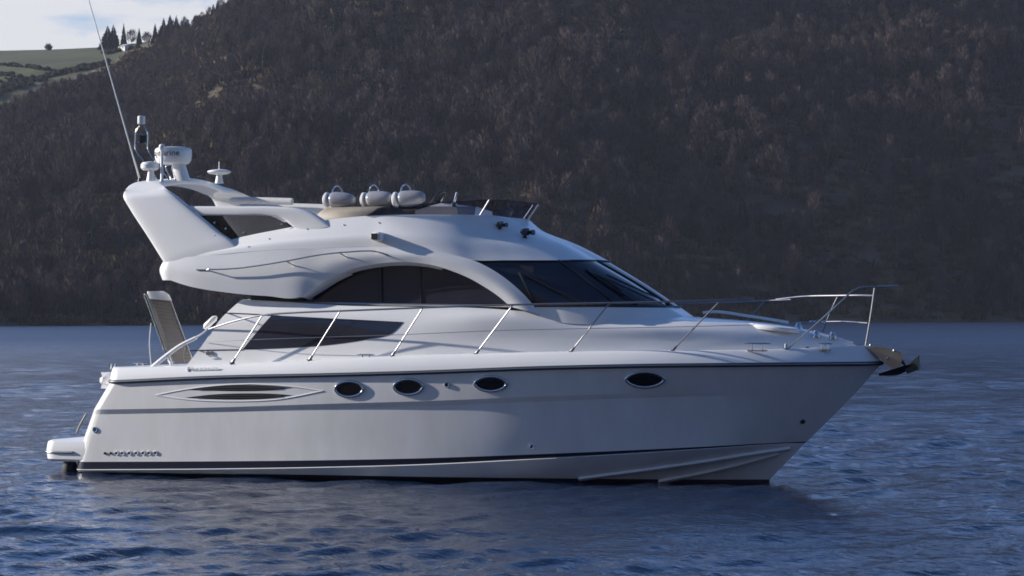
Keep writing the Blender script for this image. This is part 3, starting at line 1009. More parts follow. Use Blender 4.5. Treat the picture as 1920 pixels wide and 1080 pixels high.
plp = pipe('pulpit_rail', [(1455, 561.5, -1.28), (1500, 556.5, -1.08), (1570, 554.5, -.72), (1615, 554, -.35), (1637, 554.5, .0)], .015, Y, 40)
pipe('pulpit_rail', [(1487, 606, -1.0), (1530, 604, -.8), (1580, 603, -.5), (1627, 606, .0)], .013, Y, 40)
pipe('stanchion', [(1542, 622, -.80), (1555, 590, -.78), (1571, 555, -.72)], .013, plp, 10)
for q in ((1521, 603.5, -.84), (1528, 603.7, -.8), (1545, 604, -.7)):
    mesh_obj('rail_clamp', *lathe(U(*q)-np.array([.02, 0, 0]), [(.02, 0), (.024, .01), (.024, .04), (.02, .05)], 10, (1, 0, 0)), M['steel'], plp)
pipe('foredeck_grab_rail', [(1318, 586, -.55), (1335, 584.5, -.55), (1400, 592, -.5), (1478, 604.5, -.42)], .022, Y, 20, 'plastic')

# cleats
def cleat(px, py, hb, ln, h):
    b0 = U(px, py, hb)
    mb = MB()
    ax_ = np.array([math.cos(.12), 0, 0])
    for s in (-1, 1):
        mb.add(*tube([b0+ax_*s*ln*.2-np.array([0, 0, .03]), b0+ax_*s*ln*.2+np.array([0, 0, h])], [.016, .011], 8))
    mb.add(*tube([b0-ax_*ln*.5+np.array([0, 0, h]), b0-ax_*ln*.3+np.array([0, 0, h+.004]), b0+ax_*ln*.3+np.array([0, 0, h+.004]), b0+ax_*ln*.5+np.array([0, 0, h])], [.006, .012, .012, .006], 8))
    mb.add(*box(b0-np.array([0, 0, .012]), ln*.75, .05, .02))
    mb.obj('cleat', M['steel'], Y)
cleat(686, 672.5, 1.86, .30, .055)
cleat(1420, 656, 1.02, .40, .09)
cleat(1547, 655, .52, .22, .08)
cleat(262, 688, 1.62, .25, .06)
for px in (207, 214):
    mesh_obj('mooring_post', *lathe(U(px, 690, 1.5), [(.02, -.02), (.02, .05), (.026, .06), (.02, .07)], 10), M['steel'], Y)
c, n = cast(bv_cab, 1514, 654, 0)
mesh_obj('deck_filler', *lathe(c, [(.03, 0), (.03, .012), (.015, .016)], 12, n), M['black'], Y)
for q in ((1530, 631), (1561, 634), (1497, 616)):
    c, n = cast(bv_cab, *q, 0)
    mesh_obj('windlass_fitting', *lathe(c-np.array([0, 0, .02]), [(.06, 0), (.06, .05), (.04, .08), (.03, .11)], 12), M['steel'], Y)

# ---- bow roller and anchor
bm_ = MB()
z = lambda px, py: U(px, py, 0)
for hb in (.10, -.10):
    P = [U(*q, hb) for q in ((1622, 651), (1655, 651), (1689, 661), (1693, 672), (1685, 690), (1672, 692), (1655, 678), (1640, 664))]
    Q = [p+np.array([0, .012, 0]) for p in P]
    k = len(P)
    bm_.add(P+Q, [tuple(range(k)), tuple(range(2*k-1, k-1, -1))]+[(i, k+i, k+(i+1) % k, (i+1) % k) for i in range(k)])
P = [U(*q) for q in ((1622, 650.5, .11), (1656, 650.5, .11), (1690, 661, .11), (1690, 661, -.11), (1656, 650.5, -.11), (1622, 650.5, -.11))]
Q = [p-np.array([0, 0, .014]) for p in P]
bm_.add(P+Q, [(0, 1, 4, 5), (1, 2, 3, 4), (11, 10, 7, 6), (10, 9, 8, 7), (0, 6, 7, 1), (1, 7, 8, 2), (2, 8, 9, 3), (3, 9, 10, 4), (4, 10, 11, 5), (5, 11, 6, 0)])
a0 = U(1676, 680, 0)
bm_.add(*tube([a0-np.array([0, .11, 0]), a0+np.array([0, .11, 0])], .05, 14))
for q in ((1664, 672, .115), (1677, 657, .115), (1633, 647, .05)): bm_.add(*lathe(U(*q), [(.022, 0), (.022, .012), (.01, .018)], 10, (0, -1, .3)))
br = bm_.obj('bow_roller', M['steel2'], Y, smooth=False)
an = MB()
sh = spl(np.array([U(1645, 657, 0), U(1670, 668, 0), U(1694, 680, 0), U(1700, 692, 0)]), 14)
an.add(*blade(sh-np.array([0, 0, .035]), sh+np.array([0, 0, .035]), (0, 1, 0), .04))
keel_ = [U(1724, 669, 0), U(1712, 686, 0), U(1690, 701, 0), U(1648, 705, 0)]
wid = [.02, .13, .20, .02]
top_ = [U(1724, 667, 0), U(1718, 680, 0), U(1692, 690, 0), U(1648, 703, 0)]
kk, tt, ww = spl(np.array(keel_), 14), spl(np.array(top_), 14), np.interp(np.linspace(0, 1, 14), [0, .33, .66, 1], wid)
l1, l2 = tt.copy(), tt.copy()
l1[:, 1] -= ww
l2[:, 1] += ww
V, F = grid([l1, kk, l2])
an.add(V, F)
V2 = np.array(V)+np.array([0, 0, .02])
an.add(V2, [tuple(reversed(f)) for f in F])
P = [U(*q) for q in ((1697, 688, .09), (1719, 670, .09), (1722, 692, .09), (1700, 701, .09))]
Q = [p+np.array([0, .18, 0]) for p in P]
an.add(P+Q, [(0, 1, 2, 3), (7, 6, 5, 4)]+[(i, 4+i, 4+(i+1) % 4, (i+1) % 4) for i in range(4)])
an.obj('anchor', M['galv'], Y, sharp=30)

# ---- raised gangway and cockpit side rails
hbp = 1.15
bl, brr = U(331, 682, hbp), U(352, 676, hbp)
pas = empty('passerelle', tuple(U(330, 684, hbp)), Y)
def local(o, pr_):
    o.matrix_parent_inverse = Matrix.Translation(pr_.location).inverted()
    return o
A0, A1 = U(322, 680, hbp), U(276, 552, hbp)
B0, B1_ = U(362, 680, hbp-.1), U(318, 560, hbp-.1)
def slab(a0, a1, b1, b0, t, mi):
    P = [a0, a1, b1, b0]
    nn = np.cross(np.array(a1)-a0, np.array(b0)-a0)
    nn = nn/np.linalg.norm(nn)*t
    Q = [p+nn for p in P]
    return P+Q, [(3, 2, 1, 0), (4, 5, 6, 7)]+[(i, (i+1) % 4, 4+(i+1) % 4, 4+i) for i in range(4)]
lp = lambda a, b, f: np.array(a)*(1-f)+np.array(b)*f
mb = MB()
for k in range(18):
    f0, f1 = .01+k*.0545, .01+k*.0545+.047
    mb.add(*slab(lp(lp(A0, A1, f0), lp(B0, B1_, f0), .12), lp(lp(A0, A1, f1), lp(B0, B1_, f1), .12), lp(lp(A0, A1, f1), lp(B0, B1_, f1), .95), lp(lp(A0, A1, f0), lp(B0, B1_, f0), .95), .03, 0))
local(mb.obj('tread', M['teak'], pas, smooth=False), pas)
mb = MB()
mb.add(*tube([A0, A1], .026, 8))
mb.add(*tube([B0, B1_], .018, 8))
mb.add(*tube([lp(A0, B0, -.12), lp(A1, B1_, -.14)], .016, 8))
mb.add(*tube([lp(A0, B0, .09), lp(A1, B1_, .09)], .014, 8))
local(mb.obj('side_frame', M['steel2'], pas), pas)
C0, C1 = lp(A0, A1, 1.0), lp(B0, B1_, 1.0)
cap_l = np.array([lp(A0, A1, .94), lp(A0, A1, 1.0), lp(A0, A1, 1.045)+np.array([.02, 0, 0])])
cap_r = np.array([lp(B0, B1_, .97)+np.array([.03, 0, 0]), lp(B0, B1_, 1.06)+np.array([.02, 0, 0]), lp(B0, B1_, 1.12)-np.array([.06, 0, 0])])
local(mesh_obj('end_cap', *blade(cap_l, cap_r, (0.2, 1, 0), .09), M['canvas'], pas, sharp=60), pas)
local(mesh_obj('lift_rope', *tube(spl(np.array([U(283, 606, 1.2), U(280, 640, 1.25), U(283, 684, 1.3)]), 14), .009, 6), M['plastic'], pas), pas)
mb = MB()
for P in (spl(np.array([U(284, 690, 1.70), U(312, 667, 1.70), U(340, 647, 1.70), U(368, 633, 1.68)]), 16),):
    mb.add(*tube(P, np.linspace(.038, .028, 16), 10))
mb.add(*tube([U(315, 666, 1.70), U(322, 684, 1.68)], .03, 8))
mb.add(*tube(spl(np.array([U(366, 633, 1.68), U(380, 625, 1.68), U(392, 614, 1.66)]), 8), .014, 8))
mb.obj('cockpit_rail', M['gel'], Y)
mb = MB()
mb.add(*tube([U(383, 616, 1.55), U(386, 612, 1.55), U(402, 597, 1.55), U(406, 594, 1.55)], [.02, .05, .05, .02], 12))
mb.obj('cockpit_lamp', M['plastic'], Y)
mesh_obj('ensign_staff', *tube(spl(np.array([U(346, 680, 1.72), U(344, 668, 1.72), U(346, 650, 1.72)]), 8), .008, 6), M['steel2'], Y)

# ---- fenders lying along the flybridge bench: things of their own
fend_lab = ['grey fender with a bright white end collar, nearest the radar arch',
            'grey fender between the two other fenders on the flybridge bench',
            'grey fender closest to the dark steering wheel on the flybridge']
proto = None
for k, (px, py, ln, tilt) in enumerate(((637, 375, .54, -2), (707, 373, .50, 3), (767, 372, .50, 4))):
    c = U(px, py, .42)
    if proto is None:
        root = empty('fender', tuple(c))
        prof = [(.04, -ln/2), (.085, -ln/2+.02), (.10, -ln/2+.06), (.092, -ln/2+.085)]+[(.128*math.cos(q)**.62 if q < 1.45 else .035, -ln/2+.17+(ln-.17)*math.sin(q)) if q > 0 else (.128-.03*(q/.6)**2, -ln/2+.17+.1*q) for q in np.linspace(-.6, 1.5, 12)]
        V, F = lathe((0, 0, 0), prof, 28, (1, 0, 0))
        mesh_obj('fender_body', V, F, [M['fender']], root, sharp=60)
        V, F = lathe((0, 0, 0), [(.088, -ln/2+.006), (.120, -ln/2+.03), (.122, -ln/2+.065), (.09, -ln/2+.085)], 28, (1, 0, 0))
        mesh_obj('end_collar', V, F, M['plastic'], root)
        hp = [(-.13+.085*(1-math.cos(t)), 0, .09+.135*math.sin(t)) for t in np.linspace(0, math.pi, 16)]
        mesh_obj('hoop', *tube(hp, .013, 8), M['chrome'], root)
        proto = root
    else:
        root = proto.copy()
        col.objects.link(root)
        root.location = tuple(c)
        for ch in proto.children:
            d = ch.copy()
            col.objects.link(d)
            d.parent = root
    root.rotation_euler = (0, R(-tilt), R((2, -3, 4)[k]))
    tag(root, fend_lab[k], 'fender', 'fenders on the flybridge')

# ================================================================== WATER
rng_w = np.random.default_rng(5)
def waves(X, Yw, sp):
    Z = np.zeros_like(X)
    wd = math.atan2(cd[1], cd[0])+R(205)
    for i in range(110):
        lam = 0.24*(2.4/0.24)**(rng_w.random()**1.2)
        an_ = wd+rng_w.normal(0, 0.48)
        k_ = 2*math.pi/lam
        amp = 0.0039*lam**0.75*(0.6+0.8*rng_w.random())
        ph = rng_w.random()*2*math.pi
        fade = np.clip((lam/sp-2.2)/2.5, 0, 1)
        s_ = np.sin(k_*(X*math.cos(an_)+Yw*math.sin(an_))+ph)
        Z += amp*fade*(s_+0.35*(s_*s_-.5))
    return Z
nr, na_ = 1150, 420
rr_ = 13.0*(420/13.0)**(np.linspace(0, 1, nr))
aa_ = np.linspace(-R(19), R(19), na_)
RR, AA = np.meshgrid(rr_, aa_, indexing='ij')
uu, wwv = RR*np.sin(AA), RR*np.cos(AA)
X = CAM[0]+uu*cr[0]+wwv*cd[0]
Yv = CAM[1]+uu*cr[1]+wwv*cd[1]
spc = np.maximum(RR*math.log(420/13.0)/nr, RR*R(38)/na_)
gust = 0.75+0.35*np.sin(X*.11+1.3*np.sin(Yv*.07))*np.sin(Yv*.09+.5)
edge = np.clip((RR-13)/4, 0, 1)*np.clip((420-RR)/120, 0, 1)*np.clip((R(19)-np.abs(AA))/R(2), 0, 1)
Z = waves(X, Yv, spc)*gust*edge
V = np.stack([X, Yv, Z], -1).reshape(-1, 3)
idx = np.arange(nr*na_).reshape(nr, na_)
Q = np.stack([idx[:-1, :-1], idx[:-1, 1:], idx[1:, 1:], idx[1:, :-1]], -1).reshape(-1, 4)
# outer sheet: skirt rings so the water is one continuous surface to the far shore and beyond
outV, outQ = [], []
base = len(V)
border = np.concatenate([idx[0, :], idx[1:, -1], idx[-1, -2::-1], idx[-2:0, 0]])
cen_ = np.array([CAM[0]+cd[0]*120, CAM[1]+cd[1]*120])
ringp = V[border][:, :2]-cen_
prev = border
for sc in (1.0,):
    far = ringp/np.linalg.norm(ringp, axis=1)[:, None]*4000+cen_
    outV.append(np.c_[far, np.zeros(len(far))])
    cur = base+np.arange(len(far))
    outQ.append(np.stack([prev, cur, np.roll(cur, -1), np.roll(prev, -1)], -1))
V = np.vstack([V]+outV)
Q = np.vstack([Q]+outQ)
me = bpy.data.meshes.new('water')
me.vertices.add(len(V))
me.vertices.foreach_set('co', V.ravel())
me.loops.add(Q.size)
me.loops.foreach_set('vertex_index', Q.ravel().astype(np.int32))
me.polygons.add(len(Q))
me.polygons.foreach_set('loop_start', np.arange(0, Q.size, 4, dtype=np.int32))
me.polygons.foreach_set('use_smooth', np.ones(len(Q), dtype=bool))
me.update(calc_edges=True)
me.validate()
water = bpy.data.objects.new('water', me)
col.objects.link(water)
tag(water, kind='structure')
mw = bpy.data.materials.new('loch_water')
mw.use_nodes = True
t = mw.node_tree
b = t.nodes['Principled BSDF']
b.inputs['Base Color'].default_value = (0.011, 0.025, 0.064, 1)
ln_ = nd(t, 'ShaderNodeVectorMath', operation='LENGTH')     # open water out in the wind is rougher than the lee by the boat
geo0 = nd(t, 'ShaderNodeNewGeometry')
t.links.new(geo0.outputs['Position'], ln_.inputs[0])
mrw = nd(t, 'ShaderNodeMapRange')
mrw.inputs['From Min'].default_value, mrw.inputs['From Max'].default_value = 25, 220
mrw.inputs['To Min'].default_value, mrw.inputs['To Max'].default_value = 0.055, 0.34
t.links.new(ln_.outputs['Value'], mrw.inputs['Value'])
t.links.new(mrw.outputs['Result'], b.inputs['Roughness'])
b.inputs['IOR'].default_value = 1.33
geo = nd(t, 'ShaderNodeNewGeometry')
mpn = nd(t, 'ShaderNodeMapping')
mpn.inputs['Rotation'].default_value = (0, 0, YAW)
mpn.inputs['Scale'].default_value = (0.8, 1.25, 1)
t.links.new(geo.outputs['Position'], mpn.inputs['Vector'])
hs = None
for sc, am in ((0.8, .16), (2.4, .085), (6.0, .062), (14.0, .03)):
    n1 = nd(t, 'ShaderNodeTexNoise')
    n1.inputs['Scale'].default_value = sc
    n1.inputs['Detail'].default_value = 3
    n1.inputs['Roughness'].default_value = .55
    t.links.new(mpn.outputs['Vector'], n1.inputs['Vector'])
    ml_ = nd(t, 'ShaderNodeMath', operation='MULTIPLY')
    ml_.inputs[1].default_value = am
    t.links.new(n1.outputs['Fac'], ml_.inputs[0])
    if hs is None: hs = ml_
    else:
        ad = nd(t, 'ShaderNodeMath', operation='ADD')
        t.links.new(hs.outputs[0], ad.inputs[0])
        t.links.new(ml_.outputs[0], ad.inputs[1])
        hs = ad
bp = nd(t, 'ShaderNodeBump')
bp.inputs['Strength'].default_value = 0.55
bp.inputs['Distance'].default_value = 0.5
t.links.new(hs.outputs[0], bp.inputs['Height'])
t.links.new(bp.outputs['Normal'], b.inputs['Normal'])
me.materials.append(mw)

# ================================================================== HILLS
def w_shore(t): return 645.0/(1-0.525*t)
sk_px = np.array([-2800, -300, 0, 100, 190, 235, 270, 310, 345, 390, 430, 520, 700, 1000, 1500, 3000], float)
sk_py = np.array([190, 98, 93, 91, 87, 82, 78, 70, 60, 38, 14, -40, -120, -220, -260, -300], float)
def ridge(px): return (HY-np.interp(px, sk_px, sk_py))/FPX
def w_crest(px): return np.interp(px, [-900, 0, 250, 420, 700, 3000], [1250, 1200, 1130, 1040, 1040, 1250])
def vnoise(x, y, s, seed):
    x, y = x/s+seed*17.3, y/s+seed*9.1
    out = 0
    for o, a_ in ((1, .5), (2.03, .27), (4.1, .14), (8.3, .09)):
        out = out+a_*np.sin(x*o*1.7+1.9*np.sin(y*o*1.13+seed))*np.sin(y*o*1.53+1.4*np.sin(x*o*.91+2*seed))
    return out
def terrain(px, w_):
    t_ = (px-960)/FPX
    s0, wc = w_shore(t_), w_crest(px)
    q = (w_-s0)/(wc-s0)
    qc = np.clip(q, 0, 1)
    h = ridge(px)*wc*(0.90*qc**1.0+0.10*np.sin(qc*math.pi/2))+CAMH*qc
    u_ = t_*w_
    nz = vnoise(u_, w_, 62, 1)*17*np.clip(qc*(1-qc)*4, 0, 1)**.7*np.clip((px-150)/300, 0.25, 1)
    h = h+nz*np.clip(qc*6, 0, 1)
    h = np.where(q < 0, q*8, h)
    h = np.where(q > 1, h-(w_-wc)*0.10-((w_-wc)/60)**2*0.2, h)
    return h
def tpos(px, w_):
    t_ = (px-960)/FPX
    return np.stack([CAM[0]+t_*w_*cr[0]+w_*cd[0], CAM[1]+t_*w_*cr[1]+w_*cd[1], terrain(px, w_)], -1)
PX = np.linspace(-2800, 4800, 640)
q_ = np.r_[-.06, -.02, np.linspace(0, 1, 130), 1.05, 1.15, 1.3, 1.6]
PP, QQ = np.meshgrid(PX, q_, indexing='ij')
s0 = w_shore((PP-960)/FPX)
WW = s0+QQ*(w_crest(PP)-s0)
P3 = tpos(PP, WW)
def wood_edge(px): return np.interp(px, [-900, 0, 40, 90, 140, 200, 240, 300, 340], [260, 196, 182, 160, 142, 126, 96, 74, -999])
hpx, hq = PP.shape
V = P3.reshape(-1, 3)
idx = np.arange(hpx*hq).reshape(hpx, hq)
Qd = np.stack([idx[:-1, :-1], idx[1:, :-1], idx[1:, 1:], idx[:-1, 1:]], -1).reshape(-1, 4)
cpx = PP[:-1, :-1].ravel()+4
ce = HY-(P3[:-1, :-1, 2].ravel()-CAMH)/WW[:-1, :-1].ravel()*FPX
field = (ce < wood_edge(cpx)) & (cpx < 335)
M['heath'] = mat('heather_and_dead_bracken', (0.170, 0.125, 0.062), 0.95, rgb2=(0.035, 0.030, 0.028), vscale=.045, var=.1, bump=.6, bscale=.4)
M['pasture'] = mat('hill_pasture', (0.066, 0.070, 0.019), 0.95, rgb2=(0.034, 0.042, 0.014), vscale=.02, var=.1, bump=.3, bscale=.3)
hills = mesh_obj('hills', V, Qd, [M['heath'], M['pasture']], None, field.astype(int), sharp=0)
tag(hills, kind='structure')

# ---- bare birch wood on the slope, one mass
def birch(seed, H, wd_, ntw, cone=False):
    r_ = random.Random(seed)
    V, F, I = [], [], []
    def quad(p, d, ln, wq):
        d = Vector(d).normalized()
        s = d.cross(Vector((r_.uniform(-1, 1), r_.uniform(-1, 1), r_.uniform(-.2, .2)))).normalized()*wq/2
        k = len(V)
        e = Vector(p)+d*ln
        V.extend([tuple(Vector(p)-s), tuple(Vector(p)+s), tuple(e+s*.35), tuple(e-s*.35)])
        F.append((k, k+1, k+2, k+3))
    Vt, Ft = tube([(0, 0, 0), (r_.uniform(-.1, .1), r_.uniform(-.1, .1), H*.4), (r_.uniform(-.25, .25), r_.uniform(-.25, .25), H*.8)], [.16, .11, .03], 5)
    V += [tuple(v) for v in Vt]
    F += Ft
    nt_ = len(F)
    for k in range(ntw):
        if cone:
            z_ = H*(1-r_.random()**.6*.95)
            rad = wd_/2*(1-z_/H)*(0.75+.5*r_.random())+.1
            a = r_.random()*6.283
            b0 = (rad*.35*math.cos(a), rad*.35*math.sin(a), z_)
            quad(b0, (math.cos(a), math.sin(a), -.25+r_.uniform(-.25, .15)), rad*.8, .55)
        else:
            z_ = r_.uniform(.22, 1.0)
            prof_ = math.sin(min(1, (z_-.12)/.88)*math.pi)**.6
            rad = wd_/2*prof_*math.sqrt(r_.random())
            a = r_.random()*6.283
            b0 = (rad*math.cos(a), rad*math.sin(a), H*z_*.9)
            quad(b0, (math.cos(a)*.45+r_.uniform(-.3, .3), math.sin(a)*.45+r_.uniform(-.3, .3), 1), r_.uniform(.7, 1.7), r_.uniform(.12, .24))
    return V, F, [0]*nt_+[1]*(len(F)-nt_)
def twig_mat(name, c1, c2, c3):
    m = bpy.data.materials.new(name)
    m.use_nodes = True
    t = m.node_tree
    b = t.nodes['Principled BSDF']
    b.inputs['Roughness'].default_value = .9
    b.inputs['Specular IOR Level'].default_value = .1
    oi = nd(t, 'ShaderNodeObjectInfo')
    rp_ = nd(t, 'ShaderNodeValToRGB')
    rp_.color_ramp.elements[0].color = (*c1, 1)
    rp_.color_ramp.elements[1].color = (*c3, 1)
    e_ = rp_.color_ramp.elements.new(.6)
    e_.color = (*c2, 1)
    t.links.new(oi.outputs['Random'], rp_.inputs['Fac'])
    t.links.new(rp_.outputs['Color'], b.inputs['Base Color'])
    return m
M['bark'] = mat('birch_bark', (0.14, 0.13, 0.125), .9, var=.4, vscale=3)
M['twig'] = twig_mat('bare_birch_twigs', (.030, .023, .023), (.068, .051, .050), (.098, .073, .066))
M['needle'] = twig_mat('dark_conifer_foliage', (.012, .018, .014), (.018, .026, .018), (.026, .034, .022))
M['bush'] = twig_mat('gorse_and_hedge', (.016, .022, .012), (.026, .032, .016), (.036, .040, .020))
protos = bpy.data.collections.new('wood_prototypes')
for k in range(7):
    con_ = k >= 5
    v, f, i_ = birch(100+k, (8.5, 7, 10, 6, 9, 9, 7)[k], (4.2, 4.4, 4.0, 3.6, 3.2, 4.6, 3.6)[k], 330 if not con_ else 220, con_)
    o = mesh_obj('wood_proto', v, f, [M['bark'], M['needle'] if con_ else M['twig']], None, i_, smooth=False)
    col.objects.unlink(o)
    protos.objects.link(o)
pn = sorted(protos.objects, key=lambda o: o.name)
N = 102000
tpx = np.where(np.arange(N) < 46000, rng.uniform(-250, 2250, N), np.where(rng.random(N) < .5, rng.uniform(-2700, -250, N), rng.uniform(2250, 4600, N)))
tw = rng.uniform(430, 1400, N)
tw[:46000] = rng.uniform(560, 1200, 46000)
keep = rng.random(N) < tw/1200
tpx, tw = tpx[keep], tw[keep]
tt_ = (tpx-960)/FPX
z_ = terrain(tpx, tw)
py_ = HY-(z_-CAMH)/tw*FPX
ins = (tw > w_shore(tt_)+2) & (tw < w_crest(tpx)+25) & (py_ > -110)
clump = vnoise(tt_*tw, tw, 34, 3)+.5*vnoise(tt_*tw, tw, 90, 5)
ins &= (clump > np.where(tpx > 1050, -.08, -.30)) | (rng.random(len(tpx)) < .12)
ins &= py_ > wood_edge(tpx)+np.interp(tpx, [0, 200, 345, 346], [46, 40, 32, 0])
# the old track along the foot of the slope stays open
trk = np.interp(tpx, [-2700, 0, 60, 130, 210, 260], [505, 527, 540, 557, 573, 580])
ins &= ~((np.abs(py_-trk) < 7) & (tpx < 250))
tpx, tw, z_, py_ = tpx[ins], tw[ins], z_[ins], py_[ins]
print('trees', len(tpx))
pts = np.stack([CAM[0]+(tpx-960)/FPX*tw*cr[0]+tw*cd[0], CAM[1]+(tpx-960)/FPX*tw*cr[1]+tw*cd[1], z_-.2], -1)
me = bpy.data.meshes.new('hillside_wood')
me.from_pydata(pts.tolist(), [], [])
dk = ((tpx > 400) & (tpx < 760) & (py_ < 170+60*np.sin(tpx*.02)))
kind = np.where(rng.random(len(tpx)) < np.where(dk, .55, .035), rng.integers(5, 7, len(tpx)), rng.integers(0, 5, len(tpx)))
at = me.attributes.new('kind', 'INT', 'POINT')
at.data.foreach_set('value', kind.astype(np.int32))
at = me.attributes.new('size', 'FLOAT', 'POINT')
at.data.foreach_set('value', (rng.uniform(.6, 1.3, len(tpx))*np.interp(tpx, [150, 230, 400, 460], [1, .62, .62, 1])).astype(np.float32))
at = me.attributes.new('turn', 'FLOAT', 'POINT')
at.data.foreach_set('value', (rng.uniform(0, 6.28, len(tpx))).astype(np.float32))
wood = bpy.data.objects.new('hillside_wood', me)
col.objects.link(wood)
tag(wood, 'dense bare birch wood covering the dark hillside behind the yacht', 'wood', kind='stuff')
def scatter(o, coll):
    g = bpy.data.node_groups.new('scatter_'+o.name, 'GeometryNodeTree')
    g.interface.new_socket('Geometry', in_out='INPUT', socket_type='NodeSocketGeometry')
    g.interface.new_socket('Geometry', in_out='OUTPUT', socket_type='NodeSocketGeometry')
    gi, go = g.nodes.new('NodeGroupInput'), g.nodes.new('NodeGroupOutput')
    m2p = g.nodes.new('GeometryNodeMeshToPoints')
    ci_ = g.nodes.new('GeometryNodeCollectionInfo')
    ci_.inputs['Collection'].default_value = coll
    ci_.inputs['Separate Children'].default_value = True
    ci_.inputs['Reset Children'].default_value = True
    io = g.nodes.new('GeometryNodeInstanceOnPoints')
    io.inputs['Pick Instance'].default_value = True
    def att(name, ty):
        a_ = g.nodes.new('GeometryNodeInputNamedAttribute')
        a_.data_type = ty
        a_.inputs['Name'].default_value = name
        return a_.outputs['Attribute']
    cx_ = g.nodes.new('ShaderNodeCombineXYZ')
    g.links.new(att('turn', 'FLOAT'), cx_.inputs['Z'])
    g.links.new(gi.outputs[0], m2p.inputs['Mesh'])
    g.links.new(m2p.outputs[0], io.inputs['Points'])
    g.links.new(ci_.outputs[0], io.inputs['Instance'])
    g.links.new(att('kind', 'INT'), io.inputs['Instance Index'])
    g.links.new(cx_.outputs[0], io.inputs['Rotation'])
    g.links.new(att('size', 'FLOAT'), io.inputs['Scale'])
    g.links.new(io.outputs[0], go.inputs[0])
    md = o.modifiers.new('scatter', 'NODES')
    md.node_group = g
scatter(wood, protos)
# heather and bracken tufts under and between the birches
tp_ = bpy.data.collections.new('heather_prototypes')
M['tuft'] = twig_mat('heather_and_bracken', (.032, .026, .022), (.080, .060, .036), (.160, .115, .058))
for k in range(3):
    r_ = random.Random(70+k)
    V, F = [], []
    for j in range(70):
        p = Vector((r_.gauss(0, 1.1), r_.gauss(0, 1.1), 0))
        d = Vector((r_.uniform(-.5, .5), r_.uniform(-.5, .5), 1)).normalized()*r_.uniform(.5, 1.5)
        sv = d.cross(Vector((r_.uniform(-1, 1), r_.uniform(-1, 1), .1))).normalized()*r_.uniform(.1, .25)
        n0 = len(V)
        V += [tuple(p-sv), tuple(p+sv), tuple(p+d+sv*.6), tuple(p+d-sv*.6)]
        F.append((n0, n0+1, n0+2, n0+3))
    o = mesh_obj('tuft_proto', V, F, M['tuft'], None, smooth=False)
    col.objects.unlink(o)
    tp_.objects.link(o)
hpx_ = rng.uniform(-250, 2250, 60000)
hw_ = rng.uniform(570, 1200, 60000)
ht__ = (hpx_-960)/FPX
hz_ = terrain(hpx_, hw_)
hy_ = HY-(hz_-CAMH)/hw_*FPX
ok = (hw_ > w_shore(ht__)+1) & (hw_ < w_crest(hpx_)) & (hy_ > -60) & (hy_ > wood_edge(hpx_)+8) & (rng.random(60000) < hw_/1200)
hpx_, hw_, hz_ = hpx_[ok], hw_[ok], hz_[ok]
n_ = len(hpx_)
me = bpy.data.meshes.new('heather')
me.from_pydata(np.stack([CAM[0]+(hpx_-960)/FPX*hw_*cr[0]+hw_*cd[0], CAM[1]+(hpx_-960)/FPX*hw_*cr[1]+hw_*cd[1], hz_-.1], -1).tolist(), [], [])
me.attributes.new('kind', 'INT', 'POINT').data.foreach_set('value', rng.integers(0, 3, n_).astype(np.int32))
me.attributes.new('size', 'FLOAT', 'POINT').data.foreach_set('value', rng.uniform(.6, 1.6, n_).astype(np.float32))
me.attributes.new('turn', 'FLOAT', 'POINT').data.foreach_set('value', rng.uniform(0, 6.28, n_).astype(np.float32))
heath = bpy.data.objects.new('heather', me)
col.objects.link(heath)
tag(heath, 'brown heather and bracken growing between the bare birches', 'heather', kind='stuff')
scatter(heath, tp_)

# ---- unseen hills added behind the viewer, blocking low sky to darken the bow
ug, vg = np.linspace(-1800, 1800, 120), np.r_[-60, -80, np.linspace(-100, -700, 40), -1000]
UG, VG = np.meshgrid(ug, vg, indexing='ij')
hh = np.clip((-VG-75)/520, 0, 1)**.9*260+vnoise(UG, VG, 80, 4)*14*np.clip((-VG-80)/80, 0, 1)-2*(VG > -75)
V = np.stack([CAM[0]+UG*cr[0]+VG*cd[0], CAM[1]+UG*cr[1]+VG*cd[1], hh], -1).reshape(-1, 3)
idx = np.arange(UG.size).reshape(UG.shape)
Qd = np.stack([idx[:-1, :-1], idx[:-1, 1:], idx[1:, 1:], idx[1:, :-1]], -1).reshape(-1, 4)
tag(mesh_obj('sky_block_hills', V, Qd, M['heath'], None, sharp=0), kind='structure')

# ---- hedges and gorse between the fields
hp = bpy.data.collections.new('hedge_prototypes')
for k in range(3):
    r_ = random.Random(40+k)
    V, F = [], []
    for j in range(90):
        a, e_ = r_.random()*6.283, math.acos(r_.random())
        d = Vector((math.cos(a)*math.sin(e_), math.sin(a)*math.sin(e_), math.cos(e_)))
        p = d*(1.2+.5*r_.random())*r_.uniform(.5, 1)
        s = d.cross(Vector((r_.uniform(-1, 1), r_.uniform(-1, 1), r_.uniform(-1, 1)))).normalized()*.35
        u_ = d.cross(s).normalized()*.35
        n0 = len(V)
        V += [tuple(p-s-u_), tuple(p+s-u_), tuple(p+s+u_), tuple(p-s+u_)]
        F.append((n0, n0+1, n0+2, n0+3))
    o = mesh_obj('hedge_proto', V, F, M['bush'], None, smooth=False)
    col.objects.unlink(o)
    hp.objects.link(o)
def on_hill(px, py):
    ws_ = np.linspace(w_shore((px-960)/FPX)+3, w_crest(px), 300)
    e_ = HY-(terrain(np.full(300, px), ws_)-CAMH)/ws_*FPX
    k = np.argmax(e_ < py) if (e_ < py).any() else 299
    return tpos(np.array(px), np.array(ws_[k]))
hv_ = []
